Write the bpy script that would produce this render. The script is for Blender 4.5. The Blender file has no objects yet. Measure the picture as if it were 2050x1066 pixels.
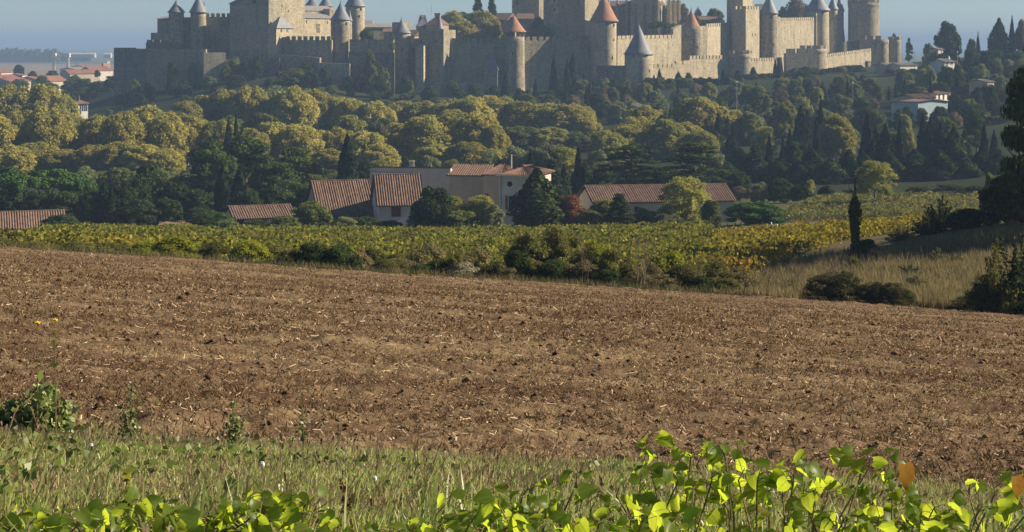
import bpy, math, random
import numpy as np
from mathutils import Vector

# ------------------------------------------------------------------ camera, sky, sun, exposure
S = bpy.context.scene
COL = S.collection
F, CX, HY = 3450.0, 1025.0, 88.0          # focal length, centre column and eye-level row of the 2050 x 1066 photograph
cam_d = bpy.data.cameras.new("camera")
cam_d.sensor_width = 36.0
cam_d.lens = F / 2050.0 * 36.0
cam_d.shift_y = -(533.0 - HY) / 2050.0
cam_d.clip_start, cam_d.clip_end = 0.1, 60000.0
cam = bpy.data.objects.new("camera", cam_d)
COL.objects.link(cam)
cam.rotation_euler = (math.pi / 2, 0, 0)   # level, looking along +Y, eye at the origin
S.camera = cam

SUN_EL, SUN_AZ = 30.0, 80.0                # azimuth clockwise from +Y: low sun from the right
w = bpy.data.worlds.new("World")
S.world = w
w.use_nodes = True
nt = w.node_tree
bg = nt.nodes["Background"]
sky = nt.nodes.new("ShaderNodeTexSky")
sky.sky_type = 'NISHITA'
sky.sun_disc = False
sky.sun_elevation = math.radians(SUN_EL)
sky.sun_rotation = math.radians(SUN_AZ)
sky.altitude = 2500.0
sky.air_density = 1.0
sky.dust_density = 0.15
sky.ozone_density = 4.0
nt.links.new(sky.outputs[0], bg.inputs[0])
bg.inputs[1].default_value = 0.043

sl = bpy.data.lights.new("sun", 'SUN')
sl.energy = 5.0
sl.angle = math.radians(0.5)
sl.color = (1.0, 0.86, 0.64)
so = bpy.data.objects.new("sun", sl)
COL.objects.link(so)
_e, _a = math.radians(SUN_EL), math.radians(SUN_AZ)
SUN = Vector((math.sin(_a) * math.cos(_e), math.cos(_a) * math.cos(_e), math.sin(_e)))
so.rotation_euler = SUN.to_track_quat('Z', 'Y').to_euler()
so.location = (60, 20, 60)

S.view_settings.view_transform = 'Standard'
S.view_settings.look = 'None'
S.view_settings.exposure = 1.05
S.view_settings.gamma = 1.0
S.cycles.use_denoising = True
S.cycles.max_bounces = 5
S.cycles.diffuse_bounces = 2
S.cycles.transmission_bounces = 3
S.cycles.transparent_max_bounces = 4
S.cycles.volume_bounces = 0
HAZE_DENSITY = 0.00028
HAZE_COLOR = (0.325, 0.48, 0.73, 1)

rnd = random.Random(7)
rng = np.random.default_rng(7)

# ------------------------------------------------------------------ small helpers
def tag(o, label=None, cat=None, group=None, kind=None):
    if label: o['label'] = label
    if cat: o['category'] = cat
    if group: o['group'] = group
    if kind: o['kind'] = kind
    return o

def empty(name, loc, label, cat, group=None):
    o = bpy.data.objects.new(name, None)
    o.empty_display_size = 0.5
    o.location = loc
    COL.objects.link(o)
    return tag(o, label, cat, group, 'thing')

def W(px, py, D):
    return Vector(((px - CX) / F * D, D, -(py - HY) / F * D))
def X(px, D): return (px - CX) / F * D
def Z(py, D): return -(py - HY) / F * D
def PX(x, D): return x / D * F + CX
def PY(z, D): return HY - z / D * F

def origin_of(o):
    v = Vector((0, 0, 0))
    while o is not None:
        v = v + o.location
        o = o.parent
    return v

class MB:
    """collects faces in world coordinates and links them as ONE mesh object"""
    def __init__(s): s.v = []; s.f = []
    def add(s, vs, fs):
        n = len(s.v)
        s.v += [tuple(p) for p in vs]
        s.f += [tuple(i + n for i in f) for f in fs]
    def quad(s, a, b, c, d): s.add([a, b, c, d], [(0, 1, 2, 3)])
    def prism(s, base, z0, z1):
        """vertical prism over a counter-clockwise footprint [(x, y)]; z1 a number or a list"""
        n = len(base)
        t = z1 if isinstance(z1, (list, tuple)) else [z1] * n
        vs = [(x, y, z0) for x, y in base] + [(base[i][0], base[i][1], t[i]) for i in range(n)]
        fs = [tuple(range(n - 1, -1, -1)), tuple(range(n, 2 * n))]
        fs += [(i, (i + 1) % n, n + (i + 1) % n, n + i) for i in range(n)]
        s.add(vs, fs)
    def box(s, c, sx, sy, sz, ang=0.0):
        ca, sa = math.cos(ang), math.sin(ang)
        p = []
        for dx, dy in ((-1, -1), (1, -1), (1, 1), (-1, 1)):
            x, y = dx * sx / 2, dy * sy / 2
            p.append((c[0] + x * ca - y * sa, c[1] + x * sa + y * ca))
        s.prism(p, c[2] - sz / 2, c[2] + sz / 2)
    def lathe(s, c, prof, seg=24, cap=True):
        """prof: [(radius, z)] from bottom to top"""
        vs = []
        for r, z in prof:
            for k in range(seg):
                a = 2 * math.pi * k / seg
                vs.append((c[0] + r * math.cos(a), c[1] + r * math.sin(a), z))
        fs = []
        for j in range(len(prof) - 1):
            for k in range(seg):
                k2 = (k + 1) % seg
                fs.append((j * seg + k, j * seg + k2, (j + 1) * seg + k2, (j + 1) * seg + k))
        if cap:
            fs.append(tuple(range(seg - 1, -1, -1)))
            fs.append(tuple((len(prof) - 1) * seg + k for k in range(seg)))
        s.add(vs, fs)
    def tube(s, pts, rad, seg=5):
        pts = [Vector(p) for p in pts]
        vs, fs = [], []
        for i, p in enumerate(pts):
            t = (pts[min(i + 1, len(pts) - 1)] - pts[max(i - 1, 0)]).normalized()
            a = t.orthogonal().normalized(); b = t.cross(a)
            r = rad[i] if isinstance(rad, (list, tuple)) else rad
            for k in range(seg):
                an = 2 * math.pi * k / seg
                vs.append(p + (a * math.cos(an) + b * math.sin(an)) * r)
        for i in range(len(pts) - 1):
            for k in range(seg):
                k2 = (k + 1) % seg
                fs.append((i * seg + k, i * seg + k2, (i + 1) * seg + k2, (i + 1) * seg + k))
        fs.append(tuple(range(seg - 1, -1, -1))); fs.append(tuple((len(pts) - 1) * seg + k for k in range(seg)))
        s.add(vs, fs)
    def build(s, name, mat, parent=None, smooth=False, loc=None):
        o = Vector(loc) if loc is not None else (origin_of(parent) if parent is not None else Vector((0, 0, 0)))
        me = bpy.data.meshes.new(name)
        me.from_pydata([(x - o.x, y - o.y, z - o.z) for x, y, z in s.v], [], s.f)
        me.materials.append(mat)
        if smooth:
            me.polygons.foreach_set('use_smooth', [True] * len(me.polygons))
        me.update()
        ob = bpy.data.objects.new(name, me)
        if parent is not None: ob.parent = parent
        elif loc is not None: ob.location = o
        COL.objects.link(ob)
        return ob

def np_mesh(name, V, faces_n, mat, idx=None, smooth=False, colors=None):
    """V: (n, 3) points. faces_n: vertices per face. idx: loop indices (default running)"""
    V = np.ascontiguousarray(V, dtype=np.float32).reshape(-1, 3)
    if idx is None: idx = np.arange(len(V), dtype=np.int32)
    idx = np.ascontiguousarray(idx, dtype=np.int32).ravel()
    nf = len(idx) // faces_n
    me = bpy.data.meshes.new(name)
    me.vertices.add(len(V)); me.vertices.foreach_set('co', V.ravel())
    me.loops.add(len(idx)); me.loops.foreach_set('vertex_index', idx)
    me.polygons.add(nf)
    me.polygons.foreach_set('loop_start', np.arange(0, nf * faces_n, faces_n, dtype=np.int32))
    me.polygons.foreach_set('loop_total', np.full(nf, faces_n, dtype=np.int32))
    if smooth: me.polygons.foreach_set('use_smooth', np.ones(nf, dtype=bool))
    me.materials.append(mat)
    if colors is not None:
        ca = me.color_attributes.new('cover', 'FLOAT_COLOR', 'POINT')
        c4 = np.ones((len(V), 4), dtype=np.float32); c4[:, :3] = colors
        ca.data.foreach_set('color', c4.ravel())
    me.update(calc_edges=True)
    return me

def obj(name, me, parent=None, loc=(0, 0, 0)):
    o = bpy.data.objects.new(name, me)
    o.location = loc
    o.parent = parent
    COL.objects.link(o)
    return o

def vnoise(x, y, seed=0):
    t = np.random.default_rng(seed).random((256, 256)).astype(np.float32)
    xi, yi = np.floor(x).astype(int), np.floor(y).astype(int)
    fx, fy = x - xi, y - yi
    fx = fx * fx * (3 - 2 * fx); fy = fy * fy * (3 - 2 * fy)
    a = t[xi & 255, yi & 255]; b = t[(xi + 1) & 255, yi & 255]
    c = t[xi & 255, (yi + 1) & 255]; d = t[(xi + 1) & 255, (yi + 1) & 255]
    return (a * (1 - fx) + b * fx) * (1 - fy) + (c * (1 - fx) + d * fx) * fy

# ------------------------------------------------------------------ materials (all procedural)
def new_mat(name):
    m = bpy.data.materials.new(name)
    m.use_nodes = True
    n = m.node_tree.nodes
    for x in list(n):
        if x.type == 'BSDF_PRINCIPLED': n.remove(x)
    return m, m.node_tree, [x for x in n if x.type == 'OUTPUT_MATERIAL'][0]

def mixc(t, fac, a, b, mode='MIX'):
    m = t.nodes.new('ShaderNodeMix'); m.data_type = 'RGBA'; m.blend_type = mode
    for sock, v in ((m.inputs[0], fac), (m.inputs[6], a), (m.inputs[7], b)):
        if isinstance(v, bpy.types.NodeSocket): t.links.new(v, sock)
        elif isinstance(v, (int, float)): sock.default_value = v
        else: sock.default_value = (*v, 1)
    return m.outputs[2]

def noise(t, scale, detail=3.0, rough=0.55, stretch=None, coord='Object'):
    tc = t.nodes.new('ShaderNodeTexCoord')
    src = tc.outputs[coord]
    if stretch:
        mp = t.nodes.new('ShaderNodeMapping'); mp.inputs[3].default_value = stretch
        t.links.new(src, mp.inputs[0]); src = mp.outputs[0]
    n = t.nodes.new('ShaderNodeTexNoise')
    n.inputs['Scale'].default_value = scale; n.inputs['Detail'].default_value = detail; n.inputs['Roughness'].default_value = rough
    t.links.new(src, n.inputs[0])
    return n.outputs[0]

def ramp(t, val, lo, hi):
    m = t.nodes.new('ShaderNodeMapRange'); m.clamp = True
    t.links.new(val, m.inputs[0]); m.inputs[1].default_value = lo; m.inputs[2].default_value = hi
    return m.outputs[0]

def principled(t, out, col, rough=0.9, spec=0.2, bump=None, bs=0.3, bd=0.05):
    p = t.nodes.new('ShaderNodeBsdfPrincipled')
    if isinstance(col, bpy.types.NodeSocket): t.links.new(col, p.inputs['Base Color'])
    else: p.inputs['Base Color'].default_value = (*col, 1)
    p.inputs['Roughness'].default_value = rough
    p.inputs['Specular IOR Level'].default_value = spec
    if bump is not None:
        b = t.nodes.new('ShaderNodeBump'); b.inputs['Strength'].default_value = bs; b.inputs['Distance'].default_value = bd
        t.links.new(bump, b.inputs['Height']); t.links.new(b.outputs[0], p.inputs['Normal'])
    t.links.new(p.outputs[0], out.inputs[0])
    return p

def mat_stone(name, c1, c2, c3, course=0.45):
    m, t, o = new_mat(name)
    big = noise(t, 0.09, 4, 0.6)
    streak = noise(t, 0.55, 5, 0.7, (1, 1, 0.18))
    fine = noise(t, 1.7, 4, 0.7)
    col = mixc(t, ramp(t, big, 0.35, 0.65), c1, c2)
    col = mixc(t, ramp(t, streak, 0.48, 0.66), col, c3)
    col = mixc(t, ramp(t, fine, 0.3, 0.7), mixc(t, 0.72, (0, 0, 0), col), col)
    # pale and dark single blocks
    tc = t.nodes.new('ShaderNodeTexCoord')
    mp = t.nodes.new('ShaderNodeMapping'); mp.inputs[3].default_value = (1 / 0.8, 1 / 0.8, 1 / course)
    t.links.new(tc.outputs['Object'], mp.inputs[0])
    vo = t.nodes.new('ShaderNodeTexVoronoi'); vo.inputs['Scale'].default_value = 1.0
    t.links.new(mp.outputs[0], vo.inputs[0])
    bw = t.nodes.new('ShaderNodeRGBToBW'); t.links.new(vo.outputs['Color'], bw.inputs[0])
    col = mixc(t, ramp(t, bw.outputs[0], 0.1, 0.95), mixc(t, 0.75, (0, 0, 0), col), mixc(t, 0.12, col, (1, 0.95, 0.8)))
    principled(t, o, col, 0.95, 0.1, fine, 0.6, 0.25)
    return m

def mat_plain(name, c1, c2, scale=1.0, rough=0.85, spec=0.2, detail=4, stretch=None, bs=0.2, bd=0.03, lo=0.35, hi=0.65):
    m, t, o = new_mat(name)
    n = noise(t, scale, detail, 0.6, stretch)
    principled(t, o, mixc(t, ramp(t, n, lo, hi), c1, c2), rough, spec, n, bs, bd)
    return m

def mat_leaf(name, c1, c2, c3=None, transl=0.3, tcol=None, gloss=0.0, hue=0.25, clump=0.0):
    """foliage: every leaf (mesh island) its own tint, every tree its own cast"""
    m, t, o = new_mat(name)
    g = t.nodes.new('ShaderNodeNewGeometry')
    oi = t.nodes.new('ShaderNodeObjectInfo')
    col = mixc(t, g.outputs['Random Per Island'], c1, c2)
    if c3 is not None:
        nz = noise(t, 2.3, 2, 0.5)
        col = mixc(t, ramp(t, nz, 0.5, 0.68), col, c3)
    mm = t.nodes.new('ShaderNodeMath'); mm.operation = 'MULTIPLY_ADD'
    t.links.new(oi.outputs['Random'], mm.inputs[0]); mm.inputs[1].default_value = 2 * hue; mm.inputs[2].default_value = 1 - hue
    hsv = t.nodes.new('ShaderNodeHueSaturation')
    t.links.new(col, hsv.inputs['Color']); t.links.new(mm.outputs[0], hsv.inputs['Value'])
    col = hsv.outputs[0]
    d = t.nodes.new('ShaderNodeBsdfDiffuse'); t.links.new(col, d.inputs[0])
    tr = t.nodes.new('ShaderNodeBsdfTranslucent')
    if tcol is None: t.links.new(col, tr.inputs[0])
    else: t.links.new(mixc(t, 0.6, col, tcol), tr.inputs[0])
    mx = t.nodes.new('ShaderNodeMixShader'); mx.inputs[0].default_value = transl
    t.links.new(d.outputs[0], mx.inputs[1]); t.links.new(tr.outputs[0], mx.inputs[2])
    last = mx.outputs[0]
    if gloss > 0:
        gl = t.nodes.new('ShaderNodeBsdfGlossy'); gl.inputs['Roughness'].default_value = 0.42
        m2 = t.nodes.new('ShaderNodeMixShader'); m2.inputs[0].default_value = gloss
        t.links.new(last, m2.inputs[1]); t.links.new(gl.outputs[0], m2.inputs[2]); last = m2.outputs[0]
    t.links.new(last, o.inputs[0])
    return m

M = {}
M['stone'] = mat_stone('castle_stone', (0.38, 0.31, 0.20), (0.28, 0.24, 0.165), (0.155, 0.14, 0.105))  # base stone, its tone lowered to deepen the shaded walls
M['stone_pale_lit'] = mat_stone('pale_sunlit_stone', (0.53, 0.44, 0.285), (0.45, 0.375, 0.25), (0.29, 0.25, 0.175))  # pale stone, and the sunlit walls' copy with sunlight in its tone
M['stone_dark'] = mat_stone('dark_castle_stone', (0.20, 0.18, 0.14), (0.16, 0.145, 0.12), (0.10, 0.10, 0.085))  # darkest, greyest tone of the castle stone
M['slate'] = mat_plain('slate', (0.13, 0.14, 0.16), (0.19, 0.195, 0.215), 0.7, 0.6, 0.4, stretch=(1, 1, 0.3))
M['slate_lauze'] = mat_plain('stone_roof_slabs', (0.21, 0.19, 0.18), (0.27, 0.245, 0.225), 0.8, 0.9, 0.15)
M['orange_tile'] = mat_plain('orange_roof_tile', (0.29, 0.145, 0.09), (0.37, 0.21, 0.14), 0.9, 0.9, 0.1)
M['red_tile'] = mat_plain('red_roof_tile', (0.22, 0.10, 0.075), (0.28, 0.145, 0.11), 0.4, 0.9, 0.1)
M['pan_tile'] = mat_plain('old_pantile', (0.115, 0.070, 0.055), (0.225, 0.15, 0.112), 1.6, 0.95, 0.08, lo=0.3, hi=0.7)
M['dark'] = mat_plain('opening_dark', (0.012, 0.012, 0.014), (0.02, 0.02, 0.022), 2)
M['render'] = mat_plain('old_lime_render', (0.52, 0.48, 0.41), (0.42, 0.39, 0.34), 0.5, 0.95, 0.1)
M['render_tan'] = mat_plain('tan_render', (0.45, 0.38, 0.29), (0.35, 0.30, 0.235), 0.4, 0.95, 0.1)
M['white_wall'] = mat_plain('white_wall', (0.62, 0.60, 0.56), (0.50, 0.48, 0.45), 0.6, 0.9, 0.1)
M['blue_wall'] = mat_plain('pale_blue_wall', (0.42, 0.52, 0.56), (0.36, 0.46, 0.50), 0.6, 0.9, 0.1)
M['shutter'] = mat_plain('brown_shutter_paint', (0.16, 0.055, 0.04), (0.11, 0.04, 0.03), 3, 0.6, 0.3)
M['pipe'] = mat_plain('pale_pipe', (0.6, 0.62, 0.64), (0.5, 0.52, 0.54), 3, 0.5, 0.4)
M['bark'] = mat_plain('bark', (0.10, 0.075, 0.055), (0.16, 0.125, 0.09), 3, 0.95, 0.1, stretch=(1, 1, 0.3), bs=0.6)
M['bark_pale'] = mat_plain('pale_bark', (0.30, 0.27, 0.22), (0.17, 0.15, 0.115), 2.5, 0.95, 0.1)
M['twig'] = mat_plain('dry_twig', (0.20, 0.155, 0.11), (0.13, 0.10, 0.075), 3, 0.95, 0.1)
M['white_paint'] = mat_plain('white_paint', (0.8, 0.8, 0.78), (0.72, 0.72, 0.70), 3, 0.5, 0.4)
M['grey_metal'] = mat_plain('grey_metal', (0.35, 0.36, 0.37), (0.27, 0.28, 0.29), 3, 0.5, 0.4)

# ------------------------------------------------------------------ terrain
TU = [-600, 0, 140, 260, 450, 560, 700, 900, 1100, 1500, 1800, 2050, 2650]
TT = [
 (70,   [459, 498, 507, 515, 527, 535, 544, 557, 570, 596, 616, 632, 671]),
 (76,   [472, 511, 520, 528, 540, 548, 560, 574, 588, 604, 607, 614, 640]),
 (90,   [478, 520, 529, 536, 548, 556, 566, 578, 588, 583, 572, 576, 600]),
 (110,  [472, 510, 516, 522, 532, 536, 544, 550, 554, 545, 508, 478, 470]),
 (130,  [467, 498, 503, 508, 515, 518, 524, 529, 531, 520, 474, 428, 400]),
 (150,  [462, 488, 492, 496, 501, 503, 506, 509, 510, 500, 470, 436, 415]),
 (200,  [455, 474, 476, 478, 480, 480, 481, 481, 480, 468, 456, 448, 450]),
 (240,  [440, 458, 458, 458, 458, 457, 456, 454, 452, 444, 436, 440, 460]),
 (300,  [405, 412, 412, 412, 412, 412, 410, 408, 406, 402, 396, 398, 420]),
 (400,  [342, 347, 347, 347, 347, 346, 345, 344, 342, 335, 325, 300, 290]),
 (500,  [300, 302, 302, 302, 302, 301, 300, 297, 292, 275, 255, 225, 200]),
 (600,  [266, 266, 262, 250, 228, 220, 238, 246, 236, 215, 195, 165, 140]),
 (660,  [248, 246, 232, 208, 174, 160, 188, 205, 196, 176, 162, 136, 115]),
 (690,  [241, 238, 222, 186, 154, 143, 172, 192, 182, 166, 152, 124, 105]),
 (760,  [227, 226, 214, 172, 166, 150, 168, 176, 168, 150, 138, 108,  94]),
 (850,  [212, 212, 206, 165, 160, 150, 160, 165, 155, 140, 130, 101,  88]),
 (950,  [200, 200, 198, 185, 165, 155, 158, 160, 150, 140, 128, 104,  92]),
 (1400, [165, 165, 165, 165, 165, 165, 165, 165, 160, 150, 140, 128, 115]),
 (2200, [138] * 13), (4000, [115] * 13), (9000, [100] * 13), (24000, [92.5] * 13)]
TD = np.array([r[0] for r in TT], float)
TZ = np.array([[-(p - HY) / F * r[0] for p in r[1]] for r in TT], float)
TUa = np.array(TU, float)

def field_plane(x, y): return -1.094 - 0.1224 * y - 0.0655 * x

def ground_z(x, y):
    x = np.atleast_1d(np.asarray(x, float)); y = np.atleast_1d(np.asarray(y, float))
    D = np.maximum(y, 0.5)
    u = np.clip(x / D * F + CX, TUa[0], TUa[-1])
    iu = np.clip(np.searchsorted(TUa, u) - 1, 0, len(TUa) - 2)
    fu = (u - TUa[iu]) / (TUa[iu + 1] - TUa[iu])
    d = np.clip(D, TD[0], TD[-1])
    idd = np.clip(np.searchsorted(TD, d) - 1, 0, len(TD) - 2)
    fd = (d - TD[idd]) / (TD[idd + 1] - TD[idd])
    z0 = TZ[idd, iu] * (1 - fu) + TZ[idd, iu + 1] * fu
    z1 = TZ[idd + 1, iu] * (1 - fu) + TZ[idd + 1, iu + 1] * fu
    z = z0 * (1 - fd) + z1 * fd
    xc = np.clip(x, -0.47 * np.maximum(D, 20) , 0.47 * np.maximum(D, 20))
    near = field_plane(xc, np.maximum(y, 0)) + np.interp(y, [-40, 0, 3, 5, 7, 8.5, 9.6], [0.3, -0.15, 0.15, 0.27, 0.18, 0.06, 0])
    return np.where(y < 70, near, z)
def gz(x, y): return float(ground_z(x, y)[0])
def gp(px, D): x = X(px, D); return Vector((x, D, gz(x, D)))

def lerp3(a, b, f): return np.asarray(a) * (1 - f[:, None]) + np.asarray(b) * f[:, None]

# ground sheet out to the horizon
rows = np.concatenate([np.linspace(-40, 2, 12), np.linspace(3, 12, 16), np.linspace(13, 68, 28), np.linspace(69, 130, 50), np.linspace(133, 300, 44),
                       np.linspace(306, 960, 110), np.geomspace(980, 24000, 50)])
t = np.linspace(-1.3, 1.3, 261)
YY, TTt = np.meshgrid(rows, t, indexing='ij')
XXg = TTt * (np.maximum(YY, 0) + 30)
xg, yg = XXg.ravel(), YY.ravel()
zg = ground_z(xg, yg)
inside = np.clip((yg - 9.5) / 1.5, 0, 1) * np.clip((69.3 - yg) / 1.5, 0, 1) * np.clip((0.5 * np.maximum(yg, 0) + 4 - np.abs(xg)) / 1.5, 0, 1)
zg = zg - 0.35 * inside + np.where(yg > 72, (vnoise(xg * 0.12, yg * 0.12, 3) - 0.5) * np.clip((yg - 72) / 60, 0, 1) * 0.6, 0)
u = xg / np.maximum(yg, 0.5) * F + CX
n1 = vnoise(xg * 0.05, yg * 0.05, 5); n2 = vnoise(xg * 0.3 / (1 + yg / 200), yg * 0.3 / (1 + yg / 200), 6)
C = lerp3((0.075, 0.085, 0.03), (0.12, 0.105, 0.05), n1)                                             # rough grass
meadow = (yg > 69) & (yg < 135) & (u > 1440)
vg = (yg > -5) & (yg < 12)
C[vg] = lerp3((0.17, 0.14, 0.075), (0.12, 0.115, 0.05), n2)[vg]
C[meadow] = lerp3((0.19, 0.155, 0.085), (0.13, 0.105, 0.055), n2)[meadow]
vine = (yg > 84) & (yg < 205) & ~meadow
C[vine] = lerp3((0.13, 0.10, 0.055), (0.10, 0.095, 0.04), n2)[vine]
path = (yg > 196) & (yg < 230) & (u > 1470)
C[path] = lerp3((0.22, 0.19, 0.115), (0.15, 0.135, 0.075), n2)[path]
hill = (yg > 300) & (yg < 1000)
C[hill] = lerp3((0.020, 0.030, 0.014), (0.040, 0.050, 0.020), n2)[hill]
far = yg > 1000
C[far] = lerp3((0.10, 0.11, 0.06), (0.17, 0.14, 0.09), vnoise(xg * 0.004, yg * 0.004, 8))[far]
tan = (yg > 1500) & (yg < 2700)
C[tan] = lerp3((0.30, 0.23, 0.17), (0.25, 0.19, 0.14), n2)[tan]
nr, nc = len(rows), len(t)
ii = np.arange(nr - 1)[:, None] * nc + np.arange(nc - 1)[None, :]
idx = np.stack([ii, ii + 1, ii + nc + 1, ii + nc], -1).reshape(-1, 4)
m, tt, oo = new_mat('ground_cover')
at = tt.nodes.new('ShaderNodeVertexColor'); at.layer_name = 'cover'
fn = noise(tt, 1.3, 6, 0.7)
col = mixc(tt, ramp(tt, fn, 0.3, 0.7), mixc(tt, 0.6, (0, 0, 0), at.outputs[0]), at.outputs[0])
principled(tt, oo, col, 0.97, 0.05, fn, 0.7, 0.2)
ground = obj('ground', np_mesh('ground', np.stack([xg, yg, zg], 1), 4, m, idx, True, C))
tag(ground, 'gently falling grassy valley ground below the ploughed field', 'ground', kind='structure')

# ------------------------------------------------------------------ ploughed field (relief in the mesh)
def field_y0(x): return 8.75 + 0.55 * np.clip((x + 3) / 6, -0.5, 1.5)
nv, nu = 760, 560
s = np.linspace(0, 1, nv) ** 1.9
tu = np.linspace(-1, 1, nu); tu = np.sign(tu) * (0.72 * np.abs(tu) + 0.28 * np.abs(tu) ** 3)
Sg, Tg = np.meshgrid(s, tu, indexing='ij')
yf = 8.3 + Sg * (70.4 - 8.3)
xf = Tg * (0.48 * yf + 3.5)
xf, yf = xf.ravel(), yf.ravel()
def field_relief(x, y):
    h = 0.055 * (vnoise(x * 2.1, y * 2.6, 11) - 0.5) + 0.05 * (vnoise(x * 5.5, y * 7.0, 12) - 0.5) + 0.035 * (vnoise(x * 14, y * 17, 13) - 0.5)
    h = h + 0.11 * (vnoise(x * 0.16 + 3, y * 0.95, 14) - 0.5)          # tillage passes running across the slope
    h = h + 0.05 * np.maximum(vnoise(x * 1.1, y * 1.7, 15) - 0.68, 0) * 4 # clods thrown up
    return h
zf = field_plane(xf, yf) + field_relief(xf, yf) + 0.02
edge = np.clip((field_y0(xf) - yf) / 0.5, 0, 1)
zf = zf - edge * 0.25
ii = np.arange(nv - 1)[:, None] * nu + np.arange(nu - 1)[None, :]
idx = np.stack([ii, ii + 1, ii + nu + 1, ii + nu], -1).reshape(-1, 4)
m, tt, oo = new_mat('ploughed_earth')
a = noise(tt, 9, 6, 0.72); b = noise(tt, 0.55, 4, 0.6, (0.35, 1.6, 1)); c = noise(tt, 40, 4, 0.7); e = noise(tt, 2.2, 5, 0.65, (0.5, 1, 1))
col = mixc(tt, ramp(tt, a, 0.33, 0.68), (0.075, 0.043, 0.026), (0.165, 0.107, 0.066))
col = mixc(tt, ramp(tt, b, 0.38, 0.62), col, mixc(tt, 0.5, col, (0.30, 0.225, 0.125)))
col = mixc(tt, ramp(tt, e, 0.5, 0.7), col, mixc(tt, 0.5, col, (0.10, 0.058, 0.035)))
col = mixc(tt, ramp(tt, c, 0.56, 0.66), col, (0.27, 0.205, 0.125))
principled(tt, oo, col, 0.97, 0.05, a, 0.9, 0.06)
field = obj('field', np_mesh('field', np.stack([xf, yf, zf], 1), 4, m, idx, True))
tag(field, 'brown ploughed field littered with pale straw, falling away to the hedge', 'field', kind='structure')
def field_z(x, y): return field_plane(x, y) + field_relief(x, y) + 0.02

def sample_field(n, y0=8.9, y1=70.0, p=1.0):
    """points over the field, denser towards the near side"""
    q = rng.random(n)
    y = y0 * (y1 / y0) ** (q ** p)
    x = (rng.random(n) * 2 - 1) * (0.36 * y + 2.2)
    ok = y > field_y0(x)
    return x[ok], y[ok]

def blades(x, y, z, h, wd, lean, az=None):
    """pointed three-vertex blades"""
    n = len(x)
    a = rng.random(n) * 2 * np.pi if az is None else az
    la = rng.random(n) * 2 * np.pi
    ca, sa = np.cos(a) * wd / 2, np.sin(a) * wd / 2
    V = np.empty((n, 3, 3), np.float32)
    V[:, 0] = np.stack([x - ca, y - sa, z], 1)
    V[:, 1] = np.stack([x + ca, y + sa, z], 1)
    V[:, 2] = np.stack([x + np.cos(la) * lean * h, y + np.sin(la) * lean * h, z + h], 1)
    return V

# straw lying on the soil
def strips(x, y, z, L, wd, az, pitch):
    n = len(x)
    dx, dy = np.cos(az), np.sin(az)
    P = np.stack([x, y, z], 1); d = np.stack([dx * np.cos(pitch), dy * np.cos(pitch), np.sin(pitch)], 1) * (L / 2)[:, None]
    s_ = np.stack([-dy, dx, rng.random(n) * 0.8], 1) * (wd / 2)[:, None]
    V = np.empty((n, 4, 3), np.float32)
    V[:, 0] = P - d - s_; V[:, 1] = P + d - s_; V[:, 2] = P + d + s_; V[:, 3] = P - d + s_
    return V
x, y = sample_field(82000, p=0.8)
k = len(x); patch = vnoise(x * 0.5, y * 1.4, 21)
keep = rng.random(k) < 0.25 + 0.9 * patch
x, y = x[keep], y[keep]; k = len(x)
sc = np.clip(y / 14, 1, 2.6)
L = (0.014 + 0.070 * rng.random(k) ** 5) * np.clip(sc, 1, 1.7); wd = (0.003 + 0.004 * rng.random(k)) * sc
V = strips(x, y, field_z(x, y) + 0.012 + 0.012 * rng.random(k), L, wd, rng.normal(0.1, 1.1, k), rng.normal(0, 0.4, k))
M['straw'] = mat_leaf('straw', (0.17, 0.105, 0.06), (0.60, 0.47, 0.31), None, 0.15)
straw = obj('straw_litter', np_mesh('straw_litter', V, 4, M['straw']))
tag(straw, 'pale broken straw scattered over the brown field', 'straw', kind='stuff')
# short stubble and dead weed stubs that give the soil its nap
x, y = sample_field(480000, p=0.8)
k = len(x); patch = 0.6 * vnoise(x * 0.35, y * 1.1, 22) + 0.4 * vnoise(x * 2, y * 3, 23)
keep = rng.random(k) < np.clip((patch - 0.22) * 2.0, 0.12, 1)
x, y = x[keep], y[keep]; k = len(x)
sc = np.clip(y / 16, 1, 2.2)
V = blades(x, y, field_z(x, y) - 0.005, (0.02 + 0.045 * rng.random(k) ** 2) * sc ** 0.6, (0.006 + 0.008 * rng.random(k)) * sc, 0.8)
M['stubble'] = mat_leaf('stubble', (0.085, 0.042, 0.024), (0.30, 0.20, 0.115), (0.17, 0.15, 0.062), 0.2)
st = obj('stubble', np_mesh('stubble', V, 3, M['stubble']))
tag(st, 'short dead brown stubble and weeds over the field', 'stubble', kind='stuff')
# earth clods
x, y = sample_field(11000, p=0.9)
k = len(x)
r = (0.010 + 0.022 * rng.random(k) ** 3) * np.clip(y / 16, 1, 1.8)
octa = np.array([[1, 0, 0], [0, 1, 0], [-1, 0, 0], [0, -1, 0], [0, 0, 1], [0, 0, -1]], float)
Vc = octa[None] * r[:, None, None] * (0.55 + 0.8 * rng.random((k, 6, 1))) * np.array([1.35, 1.2, 0.75])
Vc += np.stack([x, y, field_z(x, y) + r * 0.2], 1)[:, None, :]
of = np.array([[0, 1, 4], [1, 2, 4], [2, 3, 4], [3, 0, 4], [1, 0, 5], [2, 1, 5], [3, 2, 5], [0, 3, 5]])
idx = (np.arange(k)[:, None, None] * 6 + of[None]).reshape(-1, 3)
M['clod'] = mat_leaf('clod', (0.085, 0.05, 0.03), (0.20, 0.13, 0.08), None, 0.0)
cl = obj('earth_clods', np_mesh('earth_clods', Vc.reshape(-1, 3), 3, M['clod'], idx))
tag(cl, 'loose brown earth clods strewn over the ploughed field', 'clods', kind='stuff')

# ------------------------------------------------------------------ fortress
G_TOWER, G_WALL = 'towers of the hilltop fortress', 'curtain walls of the hilltop fortress'

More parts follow.
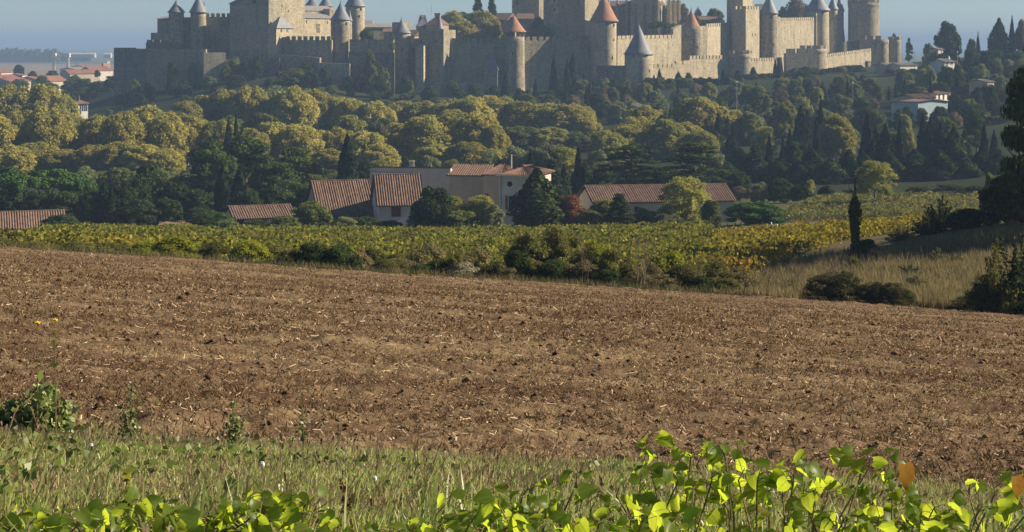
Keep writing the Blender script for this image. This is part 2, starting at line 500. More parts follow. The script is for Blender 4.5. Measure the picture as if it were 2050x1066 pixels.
def slit(parent, x, y, z, nx, ny, wd, h, name='arrow_slit', mat=None):
    """a dark narrow opening, its face 5 cm proud of the wall"""
    b = MB(); b.box((x + nx * 0.02, y + ny * 0.02, z), wd, 0.12, h, math.atan2(ny, nx) + math.pi / 2)
    return b.build(name, mat or M['dark'], parent)

def merlon_ring(b, c, r, z, n, h=1.5, th=0.7, frac=0.68):
    for k in range(n):
        a = 2 * math.pi * k / n
        ln = 2 * math.pi * r / n * frac
        b.box((c[0] + (r - th / 2) * math.cos(a), c[1] + (r - th / 2) * math.sin(a), z + h / 2), th, ln, h, a)

def round_tower(px, pw, ytop, D, label, cone=None, roof='slate', mat='stone', taper=1.06, ybase=None, crenels=0, slits=(), name='round_tower',
                finial=True, plinth=None, gallery=False, lean=1.0, drop=3.0):
    """px: centre column, pw: width in photo columns, D: distance of the axis"""
    r = pw / 2 / F * D
    cx = X(px, D)
    if cone and not gallery: ytop = cone[1]
    zt = Z(ytop, D)
    zb = Z(ybase, D) if ybase else gz(cx, D)
    root = empty(name, (cx, D, zb), label, 'tower', G_TOWER)
    b = MB()
    prof = [(r * taper, zb - drop), (r * taper, zb + 0.5), (r * (1 + (taper - 1) * 0.4), zb + 0.35 * (zt - zb)), (r, zt - 2.2)]
    if cone is None: prof += [(r, zt - 2.19), (r * 1.03, zt - 1.9), (r * 1.03, zt)]
    else: prof += [(r, zt)]
    b.lathe((cx, D), prof, 40)
    b.build('wall', M[mat], root, smooth=True).data.polygons.foreach_set('use_smooth', [True] * 0 or [len(p.vertices) == 4 for p in root.children[-1].data.polygons])
    if crenels:
        b = MB(); merlon_ring(b, (cx, D), r * 1.03, zt, crenels)
        b.build('battlement', M[mat], root)
    if cone:
        ya, yb, wid = cone
        za, ze, rr = Z(ya, D), Z(yb, D), wid / 2 / F * D
        if gallery:
            for k in range(10):
                a = 2 * math.pi * (k + 0.5) / 10
                p = MB(); p.box((cx + r * 0.95 * math.cos(a), D + r * 0.95 * math.sin(a), (zt + ze) / 2), 0.35, 0.35, ze - zt + 0.1, a)
                p.build('post', M[mat], root)
        b = MB()
        hh = za - ze
        b.lathe((cx, D), [(rr, ze - 0.15), (rr, ze), (rr * 0.86, ze + hh * 0.10), (rr * 0.68, ze + hh * 0.27), (rr * 0.34, ze + hh * 0.62), (0.05, za)], 40)
        ro = b.build('roof', M[roof], root, smooth=True)
        ro.data.polygons.foreach_set('use_smooth', [len(p.vertices) == 4 for p in ro.data.polygons])
        if finial:
            f = MB(); f.lathe((cx, D), [(0.14, za - 0.3), (0.2, za + 0.2), (0.06, za + 0.5), (0.03, za + 1.6)], 8)
            f.build('finial', M['slate'], ro)
    for (sx, sy, sw, sh) in slits:
        dx = (sx - px) / F * D
        if abs(dx) < r:
            yy = math.sqrt(r * r - dx * dx) * 1.02
            n = Vector((dx, -yy, 0)).normalized()
            slit(root, cx + dx * 1.02, D - yy, Z(sy, D), n.x, n.y, sw / F * D, sh / F * D)
    return root

def strip_poly(A, B, th):
    a, b2 = Vector(A[:2]), Vector(B[:2])
    d = (b2 - a).normalized(); n = Vector((-d.y, d.x)) * th
    return [tuple(a), tuple(b2), tuple(b2 + n), tuple(a + n)]

def curtain(pA, DA, yA, pB, DB, yB, label, mat='stone', th=2.0, ybase=None, merlons=True, pitch=3.0, gap=0.75, mh=1.5, steps=None, name='curtain_wall', slits=(), cat='wall'):
    A = (X(pA, DA), DA); B = (X(pB, DB), DB)
    zA, zB = Z(yA, DA), Z(yB, DB)
    if merlons: zA -= mh; zB -= mh
    z0 = min(gz(*A), gz(*B)) - 3.0 if ybase is None else Z(ybase, (DA + DB) / 2) - 1.0
    root = empty(name, ((A[0] + B[0]) / 2, (A[1] + B[1]) / 2, z0), label, cat, G_WALL)
    d = (Vector(B) - Vector(A)); Ln = d.length; d.normalize(); n = Vector((-d.y, d.x))
    b = MB()
    k = max(2, int(Ln / 4))
    for i in range(k):
        f0, f1 = i / k, (i + 1) / k
        P0 = Vector(A) + d * Ln * f0; P1 = Vector(A) + d * Ln * f1
        za, zb_ = zA + (zB - zA) * f0, zA + (zB - zA) * f1
        b.prism(strip_poly(P0, P1, th), z0, [za, zb_, zb_, za])
    b.build('wall', M[mat], root)
    if merlons:
        b = MB(); m_ = max(1, round(Ln / pitch)); p_ = Ln / m_
        ang = math.atan2(d.y, d.x)
        for i in range(m_):
            f = (i + 0.5) / m_
            c = Vector(A) + d * (Ln * f) + n * 0.35
            zz = zA + (zB - zA) * f
            b.box((c.x, c.y, zz + mh / 2 - 0.05), p_ - gap, 0.7, mh + 0.1, ang)
        b.build('battlement', M[mat], root)
    nn = -n
    for (f, sy, sw, sh) in slits:
        c = Vector(A) + d * (Ln * f)
        slit(root, c.x, c.y, Z(sy, c.y), nn.x, nn.y, sw / F * c.y, sh / F * c.y)
    return root

def block(pA, DA, pB, DB, depth, ytop, label, roof=None, rmat='slate', mat='stone', ybase=None, yridge=None, over=0.4, crenels=False, wins=(), rwins=(), name='square_tower',
          cat='tower', group=G_TOWER, pitch=2.6, mh=1.5, ridge_in=0.0, z0drop=3.0):
    """a four-square building whose camera side runs from column pA at distance DA to column pB at distance DB"""
    A = Vector((X(pA, DA), DA)); B = Vector((X(pB, DB), DB))
    d = (B - A); Ln = d.length; d.normalize(); n = Vector((-d.y, d.x))
    Cc, Dd = B + n * depth, A + n * depth
    zt = Z(ytop, (DA + DB) / 2)
    z0 = (Z(ybase, (DA + DB) / 2) if ybase else min(gz(*A), gz(*B), gz(*Cc), gz(*Dd))) - z0drop
    root = empty(name, (*((A + B) / 2), z0), label, cat, group)
    b = MB(); b.prism([tuple(A), tuple(B), tuple(Cc), tuple(Dd)], z0, zt)
    b.build('wall', M[mat], root)
    if crenels:
        b = MB()
        for P, Q in ((A, B), (B, Cc), (Cc, Dd), (Dd, A)):
            e = Q - P; L2 = e.length; e.normalize(); m_ = max(2, round(L2 / pitch)); nn = Vector((-e.y, e.x))
            for i in range(m_):
                c = P + e * (L2 * (i + 0.5) / m_) + nn * 0.35
                b.box((c.x, c.y, zt + mh / 2 - 0.03), L2 / m_ * 0.7, 0.66, mh, math.atan2(e.y, e.x))
        b.build('battlement', M[mat], root)
    if roof:
        zr = Z(yridge, (DA + DB) / 2)
        o = over
        P = [A - d * o - n * o, B + d * o - n * o, Cc + d * o + n * o, Dd - d * o + n * o]
        P = [Vector((p.x, p.y, zt + 0.02)) for p in P]
        b = MB()
        mid = n * (depth / 2)
        if roof == 'pyramid':
            c = (A + B) / 2 + mid; ap = Vector((c.x, c.y, zr))
            b.add(P + [ap], [(0, 1, 4), (1, 2, 4), (2, 3, 4), (3, 0, 4), (3, 2, 1, 0)])
        else:
            ins = (ridge_in if roof == 'hip' else -o)
            r0 = A + d * ins + mid; r1 = B - d * ins + mid
            R0 = Vector((r0.x, r0.y, zr)); R1 = Vector((r1.x, r1.y, zr))
            b.add(P + [R0, R1], [(0, 1, 5, 4), (1, 2, 5), (2, 3, 4, 5), (3, 0, 4), (3, 2, 1, 0)])
        b.build('roof', M[rmat], root)
    for (f, sy, sw, sh) in wins:
        c = A + d * (Ln * f)
        slit(root, c.x, c.y, Z(sy, c.y), -n.x, -n.y, sw / F * c.y, sh / F * c.y, 'window')
    for (f, sy, sw, sh) in rwins:
        c = B + n * (depth * f)
        slit(root, c.x, c.y, Z(sy, c.y), d.x, d.y, sw / F * c.y, sh / F * c.y, 'window')
    return root

# --- the western side, in its own shade
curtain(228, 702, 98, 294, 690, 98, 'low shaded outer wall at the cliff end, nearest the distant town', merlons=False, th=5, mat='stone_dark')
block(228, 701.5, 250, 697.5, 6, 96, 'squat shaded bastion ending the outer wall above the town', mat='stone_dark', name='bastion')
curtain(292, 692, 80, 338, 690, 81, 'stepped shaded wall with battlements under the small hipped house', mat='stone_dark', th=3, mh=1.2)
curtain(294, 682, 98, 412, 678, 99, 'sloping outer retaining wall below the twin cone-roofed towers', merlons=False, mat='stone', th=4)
block(408, 670, 452, 672.5, 8, 106, 'blunt paler buttress tower on the slope below the cone-roofed towers', mat='stone_pale_lit', name='buttress_tower')
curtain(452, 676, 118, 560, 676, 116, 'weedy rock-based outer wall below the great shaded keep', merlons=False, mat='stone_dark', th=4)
block(302, 699, 338, 698, 9, 66, 'plain stone block stepping up beside the first cone-roofed tower', name='stone_block_house', cat='building')
block(315, 703, 345, 702, 9, 38, 'little house with a grey hipped roof next to the first cone-roofed tower', roof='hip', yridge=32, rmat='slate_lauze', ridge_in=2.5, over=0.8, name='hipped_house', cat='building')
round_tower(353, 30, 33, 700, 'slim slate-coned tower, first of the twin shaded towers over the town', cone=(0, 25, 36), slits=[(349, 60, 1, 5), (357, 60, 1, 5), (350, 84, 1, 5)])
curtain(366, 702, 35, 384, 702, 35, 'short shaded wall joining the twin slate-coned towers', mat='stone')
round_tower(397, 31, 31, 700, 'slim slate-coned tower, second of the twin shaded towers beside the keep wall', cone=(-12, 25, 38), slits=[(391, 60, 1, 5), (401, 64, 1, 5), (396, 88, 1, 5)])
round_tower(409, 5, 20, 706, 'tiny pointed turret tucked behind the second slate-coned tower', cone=(2, 18, 7), finial=False, ybase=60, name='turret')
curtain(410, 704, 27, 463, 704, 27, 'battlemented shaded wall between the twin towers and the great keep', pitch=2.2, gap=0.7)
block(460, 690, 536, 684, 20, 8, 'great square shaded keep, tallest block over the plane trees', roof='hip', yridge=-24, ridge_in=8, over=0.6,
      wins=[(0.47, 28, 2, 5), (0.56, 28, 2, 5), (0.65, 28, 2, 4), (0.18, 58, 1.6, 8), (0.52, 58, 2.4, 7), (0.62, 62, 2.4, 7), (0.8, 60, 1.6, 10), (0.18, 82, 1.6, 7), (0.56, 80, 2.2, 9), (0.7, 80, 1.6, 10)], name='keep')
block(480, 688, 538, 683.6, 14, -10, 'upper stage of the great keep with a sunlit chimney-like flank', name='keep_upper_stage', wins=[(0.5, 3, 8, 6)])
block(534, 692, 545, 690, 18, -14, 'tall stair tower on the keep with one sunlit flank', mat='stone_pale_lit', name='stair_tower', rwins=[(0.3, 12, 2, 5), (0.5, 22, 2, 4)])
block(536, 682, 553, 680, 11, 57, 'small slate-roofed annex with a sunlit end wall beside the keep', roof='pyramid', yridge=32, over=0.5, mat='stone_pale_lit', rwins=[(0.3, 62, 3, 6), (0.65, 62, 3, 6)], name='annex', cat='building')
block(560, 742, 672, 772, 16, 37, 'long sunlit castle hall with a tall mullioned window', mat='stone_pale_lit', roof='gable', yridge=26, rmat='slate_lauze', over=0.5,
      wins=[(0.20, 44, 2.2, 7), (0.29, 44, 2.2, 7), (0.38, 44, 2.2, 7), (0.47, 44, 2.2, 7), (0.85, 45, 2, 6)], name='castle_hall', cat='building')
hall = [o for o in COL.objects if o.name == 'castle_hall'][0]
A_, B_ = Vector((X(560, 742), 742)), Vector((X(672, 772), 772)); d_ = (B_ - A_).normalized(); n_ = Vector((d_.y, -d_.x))
c_ = A_ + (B_ - A_) * 0.68
wf = slit(hall, c_.x, c_.y, Z(57, c_.y), n_.x, n_.y, 10 / F * c_.y, 17 / F * c_.y, 'window')
for k in (-1, 0, 1):
    b = MB(); p = c_ + d_ * (k * 0.75) + n_ * 0.12; b.box((p.x, p.y, Z(57, c_.y)), 0.28, 0.1, 3.4, math.atan2(d_.y, d_.x)); b.build('mullion', M['stone_pale_lit'], wf)
b = MB(); p = c_ + n_ * 0.13; b.box((p.x, p.y, Z(55, c_.y)), 2.0, 0.08, 0.28, math.atan2(d_.y, d_.x)); b.build('transom', M['stone_pale_lit'], wf)
block(560, 764, 668, 784, 10, 22, 'upper grey-roofed hall range behind the sunlit castle hall', mat='stone_pale_lit', roof='gable', yridge=11, rmat='slate_lauze', over=0.3, name='hall_range', cat='building')
block(660, 776, 671, 778, 5, 18, 'narrow sunlit gable end of the upper hall range', mat='stone_pale_lit', name='gable_tower')
curtain(553, 686, 79, 572, 682, 73, 'stepped end of the battlemented terrace wall by the annex', mat='stone')
curtain(570, 684, 73, 664, 680, 73, 'terrace wall with backlit merlons before the sunlit castle hall', pitch=2.4, gap=0.9)
curtain(552, 678, 108, 640, 676, 116, 'plain shaded lower wall under the battlemented terrace', merlons=False, mat='stone', th=3)
curtain(636, 672, 126, 700, 672, 128, 'patched lower wall with buttresses rising from the wooded bank', merlons=False, mat='stone_pale_lit', th=3)
round_tower(561, 24, 10, 800, 'pale pointed roof peeping over the castle hall by the keep', cone=(-32, 10, 26), ybase=60)
round_tower(625, 30, 12, 815, 'slate cone in front of its twin behind the hall roof', cone=(-8, 12, 32), ybase=60)
round_tower(652, 28, 17, 806, 'second slate cone behind the hall roof, the one nearer the round towers', cone=(-10, 13, 32), ybase=60)
round_tower(711, 38, 13, 738, 'broad round tower with grey cone and one sunlit flank', cone=(-30, 13, 44), slits=[(724, 19, 3, 5), (721, 33, 2, 4)], mat='stone_pale_lit')
round_tower(682, 39, 40, 686, 'round tower under a tall steep slate cone, its foot in shade', cone=(4, 40, 43), slits=[(695, 48, 2, 5), (684, 62, 1.4, 5)])
round_tower(700, 9, 42, 700, 'thin sunlit watch turret with a needle spire between two round towers', cone=(20, 42, 12), mat='stone_pale_lit', name='watch_turret', finial=False)
curtain(700, 682, 79, 788, 680, 80, 'flat-topped shaded wall carrying little chimneys', merlons=False)
for px_, lab in ((717, 'small reddish chimney on the flat-topped shaded wall near the watch turret'), (748, 'small pale chimney on the flat-topped shaded wall near the bushes')):
    b = MB(); c = W(px_, 78, 683); b.box((c.x, c.y, c.z + 0.6), 0.5, 0.5, 1.6); b.box((c.x, c.y, c.z + 1.45), 0.65, 0.65, 0.12)
    tag(b.build('chimney', M['red_tile'] if px_ < 730 else M['stone_pale_lit'], loc=(c.x, c.y, c.z)), lab, 'chimney')
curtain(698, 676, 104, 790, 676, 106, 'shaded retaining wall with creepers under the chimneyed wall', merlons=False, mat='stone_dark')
block(728, 760, 784, 764, 12, 55, 'long low stone house with grey slab roof behind the wall', roof='gable', yridge=47, rmat='slate_lauze', mat='stone', name='stone_house', cat='building', wins=[(0.3, 62, 2, 3)])
block(731, 772, 744, 772, 8, 47, 'small house with a whitewashed chimney wall against the sky', mat='stone_pale_lit', roof='gable', yridge=41, rmat='slate_lauze', name='stone_house', cat='building')
block(768, 740, 786, 740, 10, 64, 'low red-roofed shed next to the narrow spire', mat='stone', roof='gable', yridge=57, rmat='pan_tile', name='stone_house', cat='building')
block(785, 715, 800, 713, 9, 45, 'plain grey parapet block behind the narrow spire', name='parapet_block', cat='building', mat='stone')
round_tower(804, 36, 66, 690, 'shaded tower topped by a narrow flared slate spire', cone=(38, 66, 40), slits=[(796, 77, 3, 4), (806, 100, 2, 6)])
block(812, 700, 830, 698, 8, 72, 'small tile-roofed gatehouse wedged behind the flared spire tower', roof='gable', yridge=60, rmat='pan_tile', mat='stone_pale_lit', name='gatehouse', cat='building')
curtain(822, 694, 78, 848, 692, 76, 'narrow paler wall panel beside the flared spire tower', merlons=False, mat='stone_pale_lit', slits=[(0.2, 100, 3, 8)])
block(833, 735, 856, 735, 12, 53, 'grey steep-hipped roof pavilion behind the shaded tower block', roof='hip', yridge=30, ridge_in=3.6, name='roof_pavilion', cat='building')
block(852, 728, 876, 726, 12, 50, 'brown steep-hipped roof pavilion with a thin pole beside the trees', roof='hip', yridge=26, ridge_in=4.2, rmat='pan_tile', name='roof_pavilion', cat='building')
b = MB(); c = W(864, 26, 732); b.lathe((c.x, c.y), [(0.10, c.z - 0.4), (0.05, c.z + 3.6)], 6)
tag(b.build('flag_pole', M['grey_metal'], loc=(c.x, c.y, c.z)), 'thin pole on the ridge of the brown hipped roof', 'pole')
block(838, 688, 888, 684, 12, 60, 'broad square shaded tower below the brown hipped roof', wins=[(0.1, 84, 3, 5), (0.12, 116, 2.4, 9), (0.72, 83, 3, 5), (0.75, 143, 2.4, 5)])
round_tower(880, 15, 58, 694, 'thin turret with a bright sunlit needle roof by the yellow trees', cone=(34, 58, 18), name='turret', finial=False)
curtain(832, 682, 92, 848, 681, 92, 'tall narrow buttress against the broad square tower', merlons=False, mat='stone_pale_lit')
curtain(888, 690, 77, 1012, 692, 77, 'long high shaded curtain wall below the yellow trees', pitch=2.8, slits=[(0.10, 100, 3, 6), (0.72, 118, 2, 5), (0.5, 96, 2, 4)])
curtain(868, 684, 165, 970, 686, 168, 'pale whitish footing wall at the base of the long high curtain', merlons=False, mat='stone_pale_lit', th=3)
block(968, 687, 996, 686, 6, 141, 'little shaded tower with a dark pyramid roof before the curtain', roof='pyramid', yridge=106, over=0.5, wins=[(0.4, 144, 2, 4)], mat='stone')
round_tower(1029, 42, 74, 692, 'shaded tower under a low orange cone with an open post gallery', cone=(30, 64, 50), roof='orange_tile', gallery=True, slits=[(1015, 70, 4, 6), (1027, 108, 2, 6)])
curtain(1050, 696, 74, 1182, 708, 73, 'long shaded curtain with backlit merlons below the great square tower', pitch=2.9, gap=1.2)
block(1025, 800, 1079, 790, 14, -20, 'plain square tower behind the orange post-gallery tower', mat='stone', wins=[(0.2, 6, 3, 6), (0.35, 33, 3, 4), (0.62, 33, 3, 4)], rwins=[(0.4, 2, 3, 5)])
block(1036, 770, 1068, 770, 10, 38, 'low tiled house below the plain square tower', roof='gable', yridge=27, rmat='pan_tile', name='tiled_house', cat='building')
block(985, 775, 1016, 772, 10, 40, 'tiled house half hidden behind the yellow plane trees', roof='gable', yridge=26, rmat='pan_tile', name='tiled_house', cat='building')
gt = block(1088, 738, 1171, 731, 18, -24, 'great square tower with sunlit flank beside the orange-coned tower', mat='stone', rwins=[(0.5, 30, 2, 5)])
for yy, hh in ((2, 9), (21, 13)):
    f = 0.27; A_, B_ = Vector((X(1088, 738), 738)), Vector((X(1171, 731), 731)); d_ = (B_ - A_).normalized(); n_ = Vector((d_.y, -d_.x)); c_ = A_ + (B_ - A_) * f
    wn = slit(gt, c_.x, c_.y, Z(yy, c_.y), n_.x, n_.y, 15 / F * c_.y, hh / F * c_.y, 'window', M['stone_pale_lit'])  # pale slab painted as the sunlit stone inside the window
    b = MB(); p = c_ + n_ * 0.14; b.box((p.x, p.y, Z(yy - hh * 0.1, c_.y)), 0.7, 0.1, 1.3, math.atan2(d_.y, d_.x)); b.build('opening', M['dark'], wn)
curtain(1171, 727, 40, 1184, 724, 44, 'slim sunlit spur wall between the great square tower and orange cone', merlons=False, mat='stone_pale_lit', th=3)
# orange-coned tower and the church behind it
round_tower(1209, 50, 44, 707, 'big round tower under a tall orange tiled cone, half sunlit', cone=(-14, 43, 60), roof='orange_tile', mat='stone_pale_lit', taper=1.0,
            slits=[(1228, 51, 3, 5), (1213, 49, 2, 3), (1225, 116, 1.6, 6), (1228, 80, 1.4, 5)], ybase=150)
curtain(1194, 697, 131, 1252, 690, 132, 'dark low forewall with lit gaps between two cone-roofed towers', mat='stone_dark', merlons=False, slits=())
fw = [o for o in COL.objects if o.get('label', '').startswith('dark low forewall')][0]
for px_ in (1197, 1212, 1228, 1242):
    c = W(px_, 147, 697 - 7 * (px_ - 1194) / 58); slit(fw, c.x, c.y - 0.05, c.z, -0.1, -1, 0.5, 1.4, 'opening', M['stone_pale_lit'])  # pale slabs stand in for sunlit gaps, no hole is cut
ch = block(1186, 800, 1314, 790, 18, 12, 'dark church nave with a long roof behind the orange cone', roof='gable', yridge=1, rmat='pan_tile', mat='stone', name='church', cat='church', group=None)
for k in range(7):
    b = MB(); c = W(1200 + k * 18, 8, 798 - k * 1.4 - 1.2); b.box((c.x, c.y, (c.z + gz(c.x, c.y)) / 2), 1.0, 1.6, c.z - gz(c.x, c.y)); b.build('buttress', M['stone'], ch)
    b = MB(); b.lathe((c.x, c.y), [(0.6, c.z), (0.45, c.z + 1.2), (0.05, c.z + 3.2)], 6); b.build('pinnacle', M['stone_pale_lit'], ch)
tr = block(1314, 788, 1332, 806, 12, -6, 'church transept with sunlit buttress and tall arched window', mat='stone_pale_lit', name='church_transept', cat='church', group=None)
c = W(1323, 34, 795); b = MB()
arch = [(-1.3, -4.2), (1.3, -4.2), (1.3, 1.4), (0.75, 2.7), (0, 3.4), (-0.75, 2.7), (-1.3, 1.4)]
dd = Vector((X(1332, 806) - X(1314, 788), 18)).normalized(); nn = Vector((dd.y, -dd.x))
mid = Vector((X(1314, 788), 788)) + dd * 8 + nn * 0.06
b.add([(mid.x + dd.x * a, mid.y + dd.y * a, c.z + z) for a, z in arch] + [(mid.x + dd.x * a - nn.x * 0.1, mid.y + dd.y * a - nn.y * 0.1, c.z + z) for a, z in arch],
      [tuple(range(7)), tuple(range(13, 6, -1))] + [(i, i + 7, (i + 1) % 7 + 7, (i + 1) % 7) for i in range(7)])
b.build('window', M['dark'], tr)
for k, (px_, D_) in enumerate(((1316, 786), (1340, 792), (1349, 797), (1358, 802))):
    b = MB(); c = W(px_, 2, D_); g_ = Z(75, D_)
    b.box((c.x, c.y, (c.z + g_) / 2), 0.9, 3.4, c.z - g_, 0.35); b.box((c.x - 0.1, c.y, (Z(30, D_) + g_) / 2), 1.25, 4.2, Z(30, D_) - g_, 0.35)
    b.build('buttress', M['stone_pale_lit'], tr)
    b = MB(); b.lathe((c.x, c.y), [(0.62, c.z), (0.5, c.z + 1.0), (0.05, c.z + 3.0)], 6); b.build('pinnacle', M['stone_pale_lit'], tr)
block(1332, 800, 1362, 812, 10, 12, 'reddish apse wall behind the sunlit church buttresses', mat='stone_dark', name='church_apse', cat='church', group=None)
# inner curtain, sunlit, stepping back to the east
curtain(1236, 716, 72, 1352, 752, 70, 'sunlit inner curtain between the orange cone and pine-side tower', mat='stone_pale_lit', pitch=3.2, ybase=138)
curtain(1348, 754, 58, 1364, 758, 50, 'stepped sunlit wall end rising to the small orange-coned tower', mat='stone_pale_lit', merlons=False, ybase=132)
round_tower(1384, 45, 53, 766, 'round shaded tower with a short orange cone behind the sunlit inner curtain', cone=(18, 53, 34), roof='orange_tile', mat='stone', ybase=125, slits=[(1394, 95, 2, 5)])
round_tower(1279, 57, 109, 692, 'outer tower under a big slate-blue cone, its flank sunlit', cone=(49, 109, 62), mat='stone_pale_lit', slits=[(1267, 112, 2, 6), (1293, 111, 3, 5), (1298, 142, 2, 5)])
block(1393, 800, 1404, 800, 6, 30, 'tiny slate-spired roof behind the small orange-coned tower', roof='pyramid', yridge=13, over=0.5, name='spired_roof', cat='building')
block(1402, 790, 1445, 792, 8, 40, 'low dull-red house on the skyline between orange cone and square tower', roof='gable', yridge=32, rmat='pan_tile', name='low_house', cat='building')
curtain(1405, 768, 52, 1416, 771, 52, 'narrow shaded wall strip beside the small orange-coned tower', merlons=False, ybase=125)
curtain(1414, 772, 48, 1466, 798, 45, 'bright sunlit inner curtain before the battlemented square tower', mat='stone_pale_lit', ybase=125, pitch=2.4)
round_tower(1463.5, 3.5, 38, 797, 'thin sunlit corner post closing the bright inner curtain', mat='stone_pale_lit', ybase=120, name='corner_post')
block(1465, 792, 1493, 788, 14, 19, 'battlemented square tower with one dark and one sunlit face', crenels=True, mat='stone_pale_lit', ybase=125, rwins=[(0.3, 45, 2, 5), (0.5, 70, 2, 6), (0.7, 70, 2, 6)])
block(1455, 801, 1487, 797, 12, -12, 'taller square turret rising behind the battlemented square tower', crenels=True, mat='stone_pale_lit', ybase=60)
curtain(1514, 806, 18, 1521, 812, 18, 'slim sunlit buttress wall between square and round towers', mat='stone_pale_lit', merlons=False, ybase=122)
round_tower(1539, 34, 27, 812, 'round shaded tower with slate cone between two sunlit curtains', cone=(-14, 27, 40), ybase=122, slits=[(1542, 35, 4, 6), (1546, 90, 1.6, 5)])
block(1514, 826, 1532, 826, 6, 20, 'low slate roof behind the shaded round tower', roof='gable', yridge=8, over=0.2, name='slate_roof_house', cat='building')
curtain(1555, 818, 34, 1562, 822, 34, 'narrow shaded wall return beside the slate-coned round tower', merlons=False, ybase=122)
curtain(1561, 822, 36, 1634, 852, 35, 'widest sunlit inner curtain below the brown autumn tree', mat='stone_pale_lit', ybase=118, pitch=2.1, gap=0.6)
round_tower(1633, 5, 27, 851, 'sunlit stub closing the widest inner curtain', mat='stone_pale_lit', ybase=115, name='corner_post')
round_tower(1637, 44, 22, 860, 'round tower with broad slate cone, first of three in a row', cone=(-20, 21, 52), mat='stone_pale_lit', ybase=115, slits=[(1643, 27, 3, 6)])
round_tower(1667, 19, 20, 872, 'slender slate-coned tower, middle of three in a row', cone=(-8, 19, 24), mat='stone_pale_lit', ybase=112, slits=[(1667, 26, 2, 5)])
round_tower(1681, 16, 24, 884, 'slender slate-coned tower, last of three in a row', cone=(-12, 23, 20), mat='stone_pale_lit', ybase=112, slits=[(1684, 29, 2, 5)])
round_tower(1729, 61, 6, 880, 'massive drum tower standing apart at the gardens end of the fortress', mat='stone', ybase=115, crenels=14, slits=[(1735, 25, 2, 5), (1750, 7, 2, 5)], taper=1.02)
round_tower(1731, 48, -4, 880, 'raised inner drum on top of the massive drum tower', mat='stone', ybase=10, name='drum_turret', taper=1.0)
curtain(1690, 868, 84, 1700, 870, 84, 'low shaded link wall at the foot of the massive drum', merlons=False, ybase=110, mat='stone_dark')
curtain(1697, 858, 82, 1722, 858, 80, 'low brownish ruined wall before the massive drum', merlons=False, mat='stone_dark', ybase=112)
curtain(1720, 856, 72, 1766, 846, 72, 'dark battlemented barbican wall below the massive drum', mat='stone', ybase=112, pitch=4.5, gap=1.4, mh=1.8)
# outer curtain
curtain(1308, 708, 129, 1354, 718, 128, 'lowest sunlit stretch of outer curtain beside the slate-blue cone', mat='stone_pale_lit', pitch=2.9)
curtain(1352, 719, 123, 1382, 726, 121, 'middle raised stretch of the sunlit outer curtain', mat='stone_pale_lit', pitch=4.0)
curtain(1380, 727, 112, 1460, 747, 111, 'upper sunlit stretch of outer curtain above the small cypresses', mat='stone_pale_lit', pitch=2.4)
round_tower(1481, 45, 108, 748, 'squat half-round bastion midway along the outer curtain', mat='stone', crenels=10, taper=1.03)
curtain(1500, 754, 117, 1574, 776, 115, 'sunlit outer curtain between the squat bastion and wide bastion', mat='stone_pale_lit', pitch=2.0, gap=0.6)
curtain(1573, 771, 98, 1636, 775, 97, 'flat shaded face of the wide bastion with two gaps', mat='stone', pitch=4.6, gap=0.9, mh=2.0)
round_tower(1629, 52, 98, 786, 'rounded sunlit end of the wide bastion', mat='stone_pale_lit', crenels=12)
curtain(1652, 790, 109, 1744, 828, 97, 'last sunlit outer curtain rising towards the twin barbican towers', mat='stone_pale_lit', pitch=2.2, gap=0.6)
round_tower(1761, 35, 80, 836, 'wide barbican tower, first of a pair above the parked cars', mat='stone', taper=1.02)
round_tower(1791, 24, 80, 846, 'narrower barbican tower, second of a pair above the parked cars', mat='stone', taper=1.02, crenels=8)
block(1738, 823, 1744, 826, 3, 124, 'small dark sentry box at the end of the sunlit curtain', mat='stone_dark', roof='gable', yridge=121, name='sentry_box', cat='building', group=None)

# ------------------------------------------------------------------ foliage prototypes: unit size, x y within +-0.5, z from 0 to 1
def unit(v): return v / np.maximum(np.linalg.norm(v, axis=-1, keepdims=True), 1e-6)

def leaf_quads(P, N, size, r, asp=1.0, up=0.0):
    n = len(P)
    T = r.normal(size=(n, 3)); T[:, 2] += up * 3
    T = unit(T - N * (T * N).sum(1, keepdims=True))
    B = np.cross(N, T)
    sz = (size * (0.6 + 0.8 * r.random(n)))[:, None]
    V = np.empty((n, 4, 3), np.float32)
    a, b_ = T * sz * 0.5 * asp, B * sz * 0.5
    V[:, 0] = P - a * 0.9; V[:, 1] = P + b_ - a * 0.1; V[:, 2] = P + a; V[:, 3] = P - b_ + a * 0.1     # a pointed leaf-spray, not a square
    return V

def clump_leaves(cl, n, size, r, asp=1.0, rough=0.55, bias=-0.35, up=0.0, hollow=0.72):
    """leaves over a set of clumps (x, y, z, rx, ry, rz), outer skin only"""
    cl = np.asarray(cl, float)
    wgt = (cl[:, 3] * cl[:, 4] * cl[:, 5]) ** (2 / 3); wgt /= wgt.sum()
    k = r.choice(len(cl), int(n * 1.8), p=wgt)
    d = unit(r.normal(size=(len(k), 3)))
    d[:, 2] = np.where(d[:, 2] < bias, -d[:, 2], d[:, 2])
    rad = (0.74 + 0.42 * r.random(len(k)))[:, None]
    P = cl[k, :3] + d * rad * cl[k, 3:]
    q = ((P[:, None, :] - cl[None, :, :3]) / cl[None, :, 3:])
    inner = (np.linalg.norm(q, axis=2) < hollow).any(1)
    P, d = P[~inner][:n], d[~inner][:n]
    N = unit(d + rough * r.normal(size=d.shape))
    return leaf_quads(P, N, np.full(len(P), size), r, asp, up)

